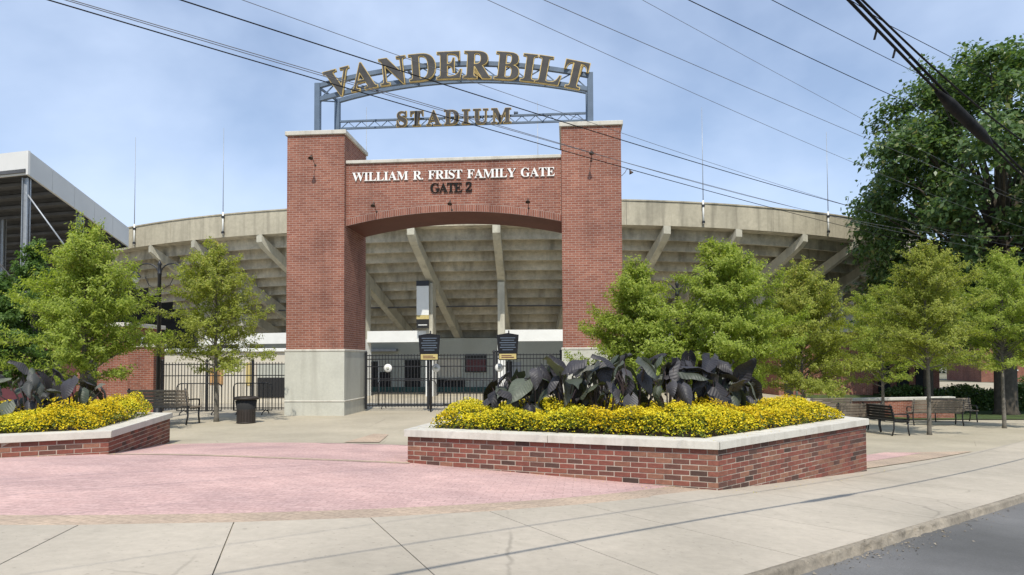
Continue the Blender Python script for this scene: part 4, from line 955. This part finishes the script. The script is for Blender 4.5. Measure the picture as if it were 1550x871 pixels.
young_tree('darker green tree behind the full young tree at the left edge', gp(52, 21.5), 5.55, 1.55, 1.2, 19, M['leaf_green'], nprim=70, leaf=(.10, .055), group='trees along the left edge')
young_tree('dark green tree cut by the left edge of the picture', gp(-10, 20.0), 4.2, 1.7, .8, 20, M['leaf_green'], nprim=70, leaf=(.10, .055), group='trees along the left edge')

def big_tree(name, label, base, hgt, rx, rz_, cz, trunk_r, nl, per, leaf, mat, seed, lobes_r=(1.2, 2.3), group=None, flat=1.0):
    r_ = random.Random(seed); g = np.random.default_rng(seed); root = empty(name, base, 0, label, 'tree', group)
    mbt = MB(); mbt.tube([(0, 0, -.2), (0, 0, .3), (.05, 0, cz * .45), (.1, .05, cz * .8), (.05, .1, cz + rz_ * .4)], [trunk_r * 1.5, trunk_r * 1.1, trunk_r, trunk_r * .75, trunk_r * .3], 12); mbt.build('trunk', M['bark'], root)
    mb = MB(); P = []; S = []
    for i in range(nl):
        zz = 1 - 2 * (i + .5) / nl; az = i * 2.39996 + r_.uniform(-.3, .3); rr = r_.uniform(.3, 1.0) ** .55; h = math.sqrt(1 - zz * zz)
        c = Vector((math.cos(az) * h * rx * rr, math.sin(az) * h * rx * rr, cz + zz * rz_ * rr)); lr = r_.uniform(*lobes_r)
        st = Vector((.08, .05, cz * .55 + max(0, c.z - cz) * .5)); mid = st.lerp(c, .5) + Vector((0, 0, .3)); mb.tube([st, mid, c], [trunk_r * .28, trunk_r * .15, .02], 6, False)
        n = int(per * (lr / lobes_r[1]) ** 2); d_ = g.normal(size=(n, 3)); d_ /= np.linalg.norm(d_, axis=1)[:, None]
        # sub clumps make the outline uneven
        cl = g.normal(size=(14, 3)); cl /= np.linalg.norm(cl, axis=1)[:, None]; k = g.integers(0, 14, n); d_ = cl[k] * .88 + d_ * .42
        rad = lr * g.uniform(.35, 1.0, (n, 1)) ** .7; pp = np.array(c) + d_ * rad * np.array([1, 1, .8]); P.append(pp)
    mb.build('limbs', M['bark'], root); P = np.concatenate(P)
    rad_ = P - np.array([0, 0, cz - rz_ * .5]); rad_ /= np.linalg.norm(rad_, axis=1)[:, None]
    quads('crown', leaf_quads(P, leaf[0], leaf[1], droop=.2, bias=rad_ * .8 + np.array([0, 0, .3])), mat, root); return root
ob = gp(1520, 34.5)
big_tree('oak_tree', 'huge dark green oak filling the upper right corner', ob, 18.6, 6.7, 7.2, 11.3, .46, 92, 1700, (.27, .165), M['leaf_oak'], 5, (.8, 1.9))
big_tree('shade_tree', 'dark shade tree beyond the lawn at the right edge', gpt(31, 40), 11, 4.5, 3.6, 6.2, .3, 34, 900, (.26, .15), M['leaf_oak'], 6, (1.1, 2.0), 'trees beyond the lawn')
big_tree('shade_tree', 'dark shade tree behind the low wall and benches', gpt(22.5, 37), 9, 3.4, 2.8, 5.8, .22, 26, 800, (.24, .14), M['leaf_oak'], 8, (.9, 1.7), 'trees beyond the lawn')
# hedge and a far wood
def hedge(label, x0, x1, y, w, h):
    P = rng.uniform((x0, y - w / 2, 0), (x1, y + w / 2, h), (16000, 3)); P[:, 2] *= .92 + .12 * np.sin(P[:, 0] * 2.1) ; zb = float(gz((x0 + x1) / 2, y))
    root = empty('hedge', ((x0 + x1) / 2, y, zb), 0, label, 'hedge'); P[:, 0] -= (x0 + x1) / 2; P[:, 1] -= y
    quads('foliage', leaf_quads(P, .17, .10, .3), M['leaf_oak'], root); mb = MB()
    for k in range(8): mb.tube([(x0 - (x0 + x1) / 2 + (x1 - x0) * (k + .5) / 8, 0, -.1), (x0 - (x0 + x1) / 2 + (x1 - x0) * (k + .5) / 8 + .1, .1, h * .8)], [.04, .015], 5)
    mb.build('stems', M['bark'], root)
hedge('clipped dark hedge on the lawn behind the low wall', 20.5, 31, 37.5, 1.2, 1.35); hedge('dark hedge by the right edge in front of the distant house', 36, 46, 48, 1.5, 1.6)
P = []
for a in np.linspace(-1.25, 1.25, 90):
    rr = rng.uniform(105, 135); c = np.array([math.sin(a) * rr, math.cos(a) * rr, rng.uniform(2, 4)]); n = 420; d_ = rng.normal(size=(n, 3)); P.append(c + d_ / np.linalg.norm(d_, axis=1)[:, None] * rng.uniform(.3, 1, (n, 1)) * np.array([4, 4, 4.5]))
tag(quads('far_trees', leaf_quads(np.concatenate(P), .9, .55, .3), M['leaf_far']), 'far line of trees along the horizon', 'trees', kind='stuff')

# ------------------------------------------------------------------ benches, bin, lamp posts
bench_me = {}
def bench(loc, rz, label, L_=1.6, wood='wood'):
    root = empty('bench', loc, rz, label, 'bench', 'slatted benches')
    key = (L_, wood)
    if key not in bench_me:
        mb = MB(); mb.box(-L_ / 2, L_ / 2, -.035, .035, -.016, .016, bev=.005); bench_me[key] = mb.mesh('slat', M[wood])
    for k in range(6): link('seat_slat', bench_me[key], root, (0, -.2 + k * .082, .43 + .012 * abs(k - 2.5) / 2.5), (0, 0, 0))
    for k in range(5): link('back_slat', bench_me[key], root, (0, .285 + k * .022, .52 + k * .085), (R(76), 0, 0))
    for x in (-L_ / 2 + .06, L_ / 2 - .06):
        mb = MB(); mb.tube([(x, -.24, 0), (x, -.20, .2), (x, -.21, .41)], .022, 6); mb.tube([(x, .34, 0), (x, .27, .22), (x, .27, .45), (x, .39, .93)], .022, 6)
        mb.tube([(x, -.21, .41), (x, .0, .40), (x, .27, .43)], .02, 6); mb.tube([(x, -.2, .41), (x, -.24, .56), (x, -.2, .63), (x, .0, .64), (x, .32, .64)], .02, 6); mb.build('end_frame', M['iron'], root)
    return root
lb_ = gpt(-9.1, 18.0); bench(lb_, R(172), 'slatted bench beside the left planter', 1.7)
bench(gp(1287, 21.6), R(190), 'slatted bench with its back to the street, just past the planter end')
bench(gp(1341, 20.9), R(100), 'dark bench seen end-on beside the planter end bench', 1.3, 'black')
bench(gp(1411, 24.6), R(172), 'slatted bench behind the tree that stands on the paving', 1.75)
bench(gp(1440, 26.6), R(-8), 'bench facing the street, back to back with the one by the tree', 1.6)
bench(gp(1248, 25.0), R(186), 'slatted bench half hidden behind the flowers at the planter end', 1.6)
BROWN = plain('bin_brown', (.032, .024, .019), .6)
tb = empty('litter_bin', gpt(-7.04, 18.1), 0, 'dark brown slatted litter bin left of the left gate pier', 'bin'); tb.scale = (1.1, 1.1, .95)
mb = MB(); mb.lathe([(.19, .03), (.205, .3), (.25, .62), (.24, .62), (.19, .3)], 18); mb.build('liner', M['void'], tb)
sm = MB(); sm.box(-.028, .028, -.008, .008, 0, .66); sme = sm.mesh('slat', BROWN)
for k in range(20): a = 2 * math.pi * k / 20; link('slat', sme, tb, (math.cos(a) * .205, math.sin(a) * .205, .02), (R(-6), 0, a + math.pi / 2)).rotation_euler = Matrix.Rotation(a - math.pi / 2, 3, 'Z').to_euler()
mb = MB(); mb.lathe([(.27, .64), (.30, .66), (.30, .70), (.22, .73), (.21, .70)], 20); mb.build('rim', BROWN, tb); mb = MB(); mb.lathe([(.22, 0), (.22, .03), (.2, .035)], 18); mb.build('base', BROWN, tb)
def lamp_post(loc, h, label, rz=0.0):
    root = empty('lamp_post', loc, rz, label, 'street lamp', 'black twin lamp posts')
    mb = MB(); mb.lathe([(.17, 0), (.17, .08), (.12, .14), (.10, .5), (.075, .56), (.065, .6)], 14); mb.build('base', M['iron'], root)
    mb = MB(); mb.lathe([(.06, .6), (.05, h - .3), (.065, h - .28), (.05, h - .25), (.04, h - .05), (.06, h), (.01, h + .12)], 12); mb.build('pole', M['iron'], root)
    for s in (-1, 1):
        pts = [(s * .03, 0, h - .45)] + [(s * (.03 + .34 - .34 * math.cos(t)), 0, h - .28 + .30 * math.sin(t) ) for t in np.linspace(.25, 2.75, 9)]
        mb = MB(); mb.tube(pts, .02, 6); e = pts[-1]; mb.tube([(s * .05, 0, h - .75), (s * .3, 0, h - .6), (s * .42, 0, h - .35)], .012, 5); mb.build('arm', M['iron'], root)
        mb = MB(); mb.lathe([(.02, .12), (.04, .1), (.07, .02), (.14, -.07), (.15, -.10), (.12, -.1)], 14, Matrix.Translation((e[0], 0, e[2] - .1))); hd = mb.build('lamp_head', M['iron'], root)
        mb = MB(); mb.lathe([(.10, -.1), (.105, -.16), (.07, -.24), (.01, -.27)], 14, Matrix.Translation((e[0], 0, e[2] - .1))); mb.build('globe', M['lampglass'], hd)
    return root
lamp_post(gp(240, 19.5), 4.42, 'black twin lamp post beside the full young tree on the left'); lp = gp(1026, 19.0)
l2 = lamp_post(lp, 4.15, 'black twin lamp post almost hidden by the young trees right of the gate'); mb = MB(); mb.box(.1, .55, -.012, .012, 2.2, 3.25); mb.build('banner', M['black'], l2)

# ------------------------------------------------------------------ overhead wires
def wire(label, pix, n0, rad, mat, name='overhead_wire', ext=(18, 26)):
    P = []
    for px, py in pix:
        r = ray(px, py); dn = r[0] * NV[0] + r[1] * NV[1]; t = (n0 + R0 @ NV) / dn; p = r * t; s, _ = to_sn(p[0], p[1]); P.append((s, p[2] + EYE))
    P.sort(); s = np.array([p[0] for p in P]); z = np.array([p[1] for p in P])
    c = np.polyfit(s, z, min(2, len(P) - 1)); ss2 = np.linspace(s[0], s[-1], 24); zz = np.polyval(c, ss2)
    d0 = np.polyval(np.polyder(c), s[0]); d1 = np.polyval(np.polyder(c), s[-1])
    ss2 = np.concatenate([[s[0] - ext[0]], ss2, [s[-1] + ext[1]]]); zz = np.concatenate([[zz[0] - d0 * ext[0] * .6], zz, [zz[-1] + d1 * ext[1] * .5]])
    pts = [Vector((*from_sn(a, n0), b)) for a, b in zip(ss2, zz)]; o = pts[len(pts) // 2]; root = empty(name, o, 0, label, 'cable', 'overhead wires along the street')
    mb = MB(); mb.tube([p - o for p in pts], rad * (.78 if rad < .014 else 1), 6); mb.build('strand', mat, root); return root, pts, o
wire('lower of the two close wires crossing the sign letters', [(88, 0), (480, 122), (850, 232), (1170, 313), (1550, 398)], 2.2, .0075, M['wire'])
wire('upper of the two close wires crossing the sign letters', [(110, 0), (490, 115), (850, 225), (1180, 306), (1550, 384)], 2.3, .005, M['wire_old'])
wire('dark wire passing just under the middle sign letters', [(275, 0), (520, 81), (690, 133), (942, 213), (1270, 308), (1550, 370)], 1.8, .008, M['wire'])
wire('faint wire above the middle sign letters', [(368, 0), (520, 54), (720, 125), (942, 205), (1200, 285), (1550, 375)], 1.9, .0042, M['wire_old'])
wire('faint wire entering the sky right of the sign letters', [(738, 0), (900, 73), (1100, 165), (1290, 245), (1550, 345)], 1.5, .0045, M['wire_old'])
wire('wire above the right pier of the gate', [(822, 0), (1000, 76), (1300, 205), (1550, 308)], 1.2, .0055, M['wire_old'])
wire('faintest wire high in the sky left of the big oak', [(970, 0), (1150, 95), (1280, 168), (1550, 305)], .8, .004, M['wire_old'])
wire('dark wire reaching the top left of the oak crown', [(1042, 0), (1300, 122), (1550, 228)], .4, .008, M['wire'])
wire('dark wire next to the thick cable bundle', [(1168, 0), (1300, 67), (1550, 188)], -.6, .006, M['wire'])
wire('thin wire above the cable bundle in front of the oak', [(1345, 38), (1450, 92), (1550, 143)], -1.9, .005, M['wire'])
wire('thin wire crossing the lower crown of the oak', [(942, 245), (1250, 325), (1550, 356)], 2.0, .005, M['wire_old'])
wire('black cable running just above the thick cable bundle', [(1305, 0), (1430, 118), (1550, 215)], -2.55, .012, M['wire'], 'overhead_cable')
rt, pts, o = wire('thick black cable bundle with splice case at the top right', [(1284, 0), (1400, 118), (1470, 190), (1550, 268)], -2.9, .0135, M['wire'], 'overhead_cable')
mb = MB(); mb.tube([p - o + Vector((.01, 0, .045)) for p in pts], .011, 6); mb.build('lashed_strand', M['wire'], rt)
def on_plane(px, py, n0): r = ray(px, py); t = (n0 + R0 @ NV) / (r[0] * NV[0] + r[1] * NV[1]); p = r * t; return Vector((p[0], p[1], p[2] + EYE))
a, b = on_plane(1418, 138, -2.9) - o, on_plane(1500, 218, -2.9) - o
mb = MB(); mb.tube([a.lerp(b, t) for t in (0, .1, .2, .8, .9, 1)], [.018, .03, .044, .046, .03, .018], 12); mb.build('splice_case', M['wire'], rt)
for t in (.3, .55): pp = on_plane(1290, 6, -2.9).lerp(on_plane(1400, 118, -2.9), t) - o; mb = MB(); mb.tube([pp, pp + Vector((-.02, 0, -.07))], .008, 5); mb.build('lashing_clip', M['wire'], rt)
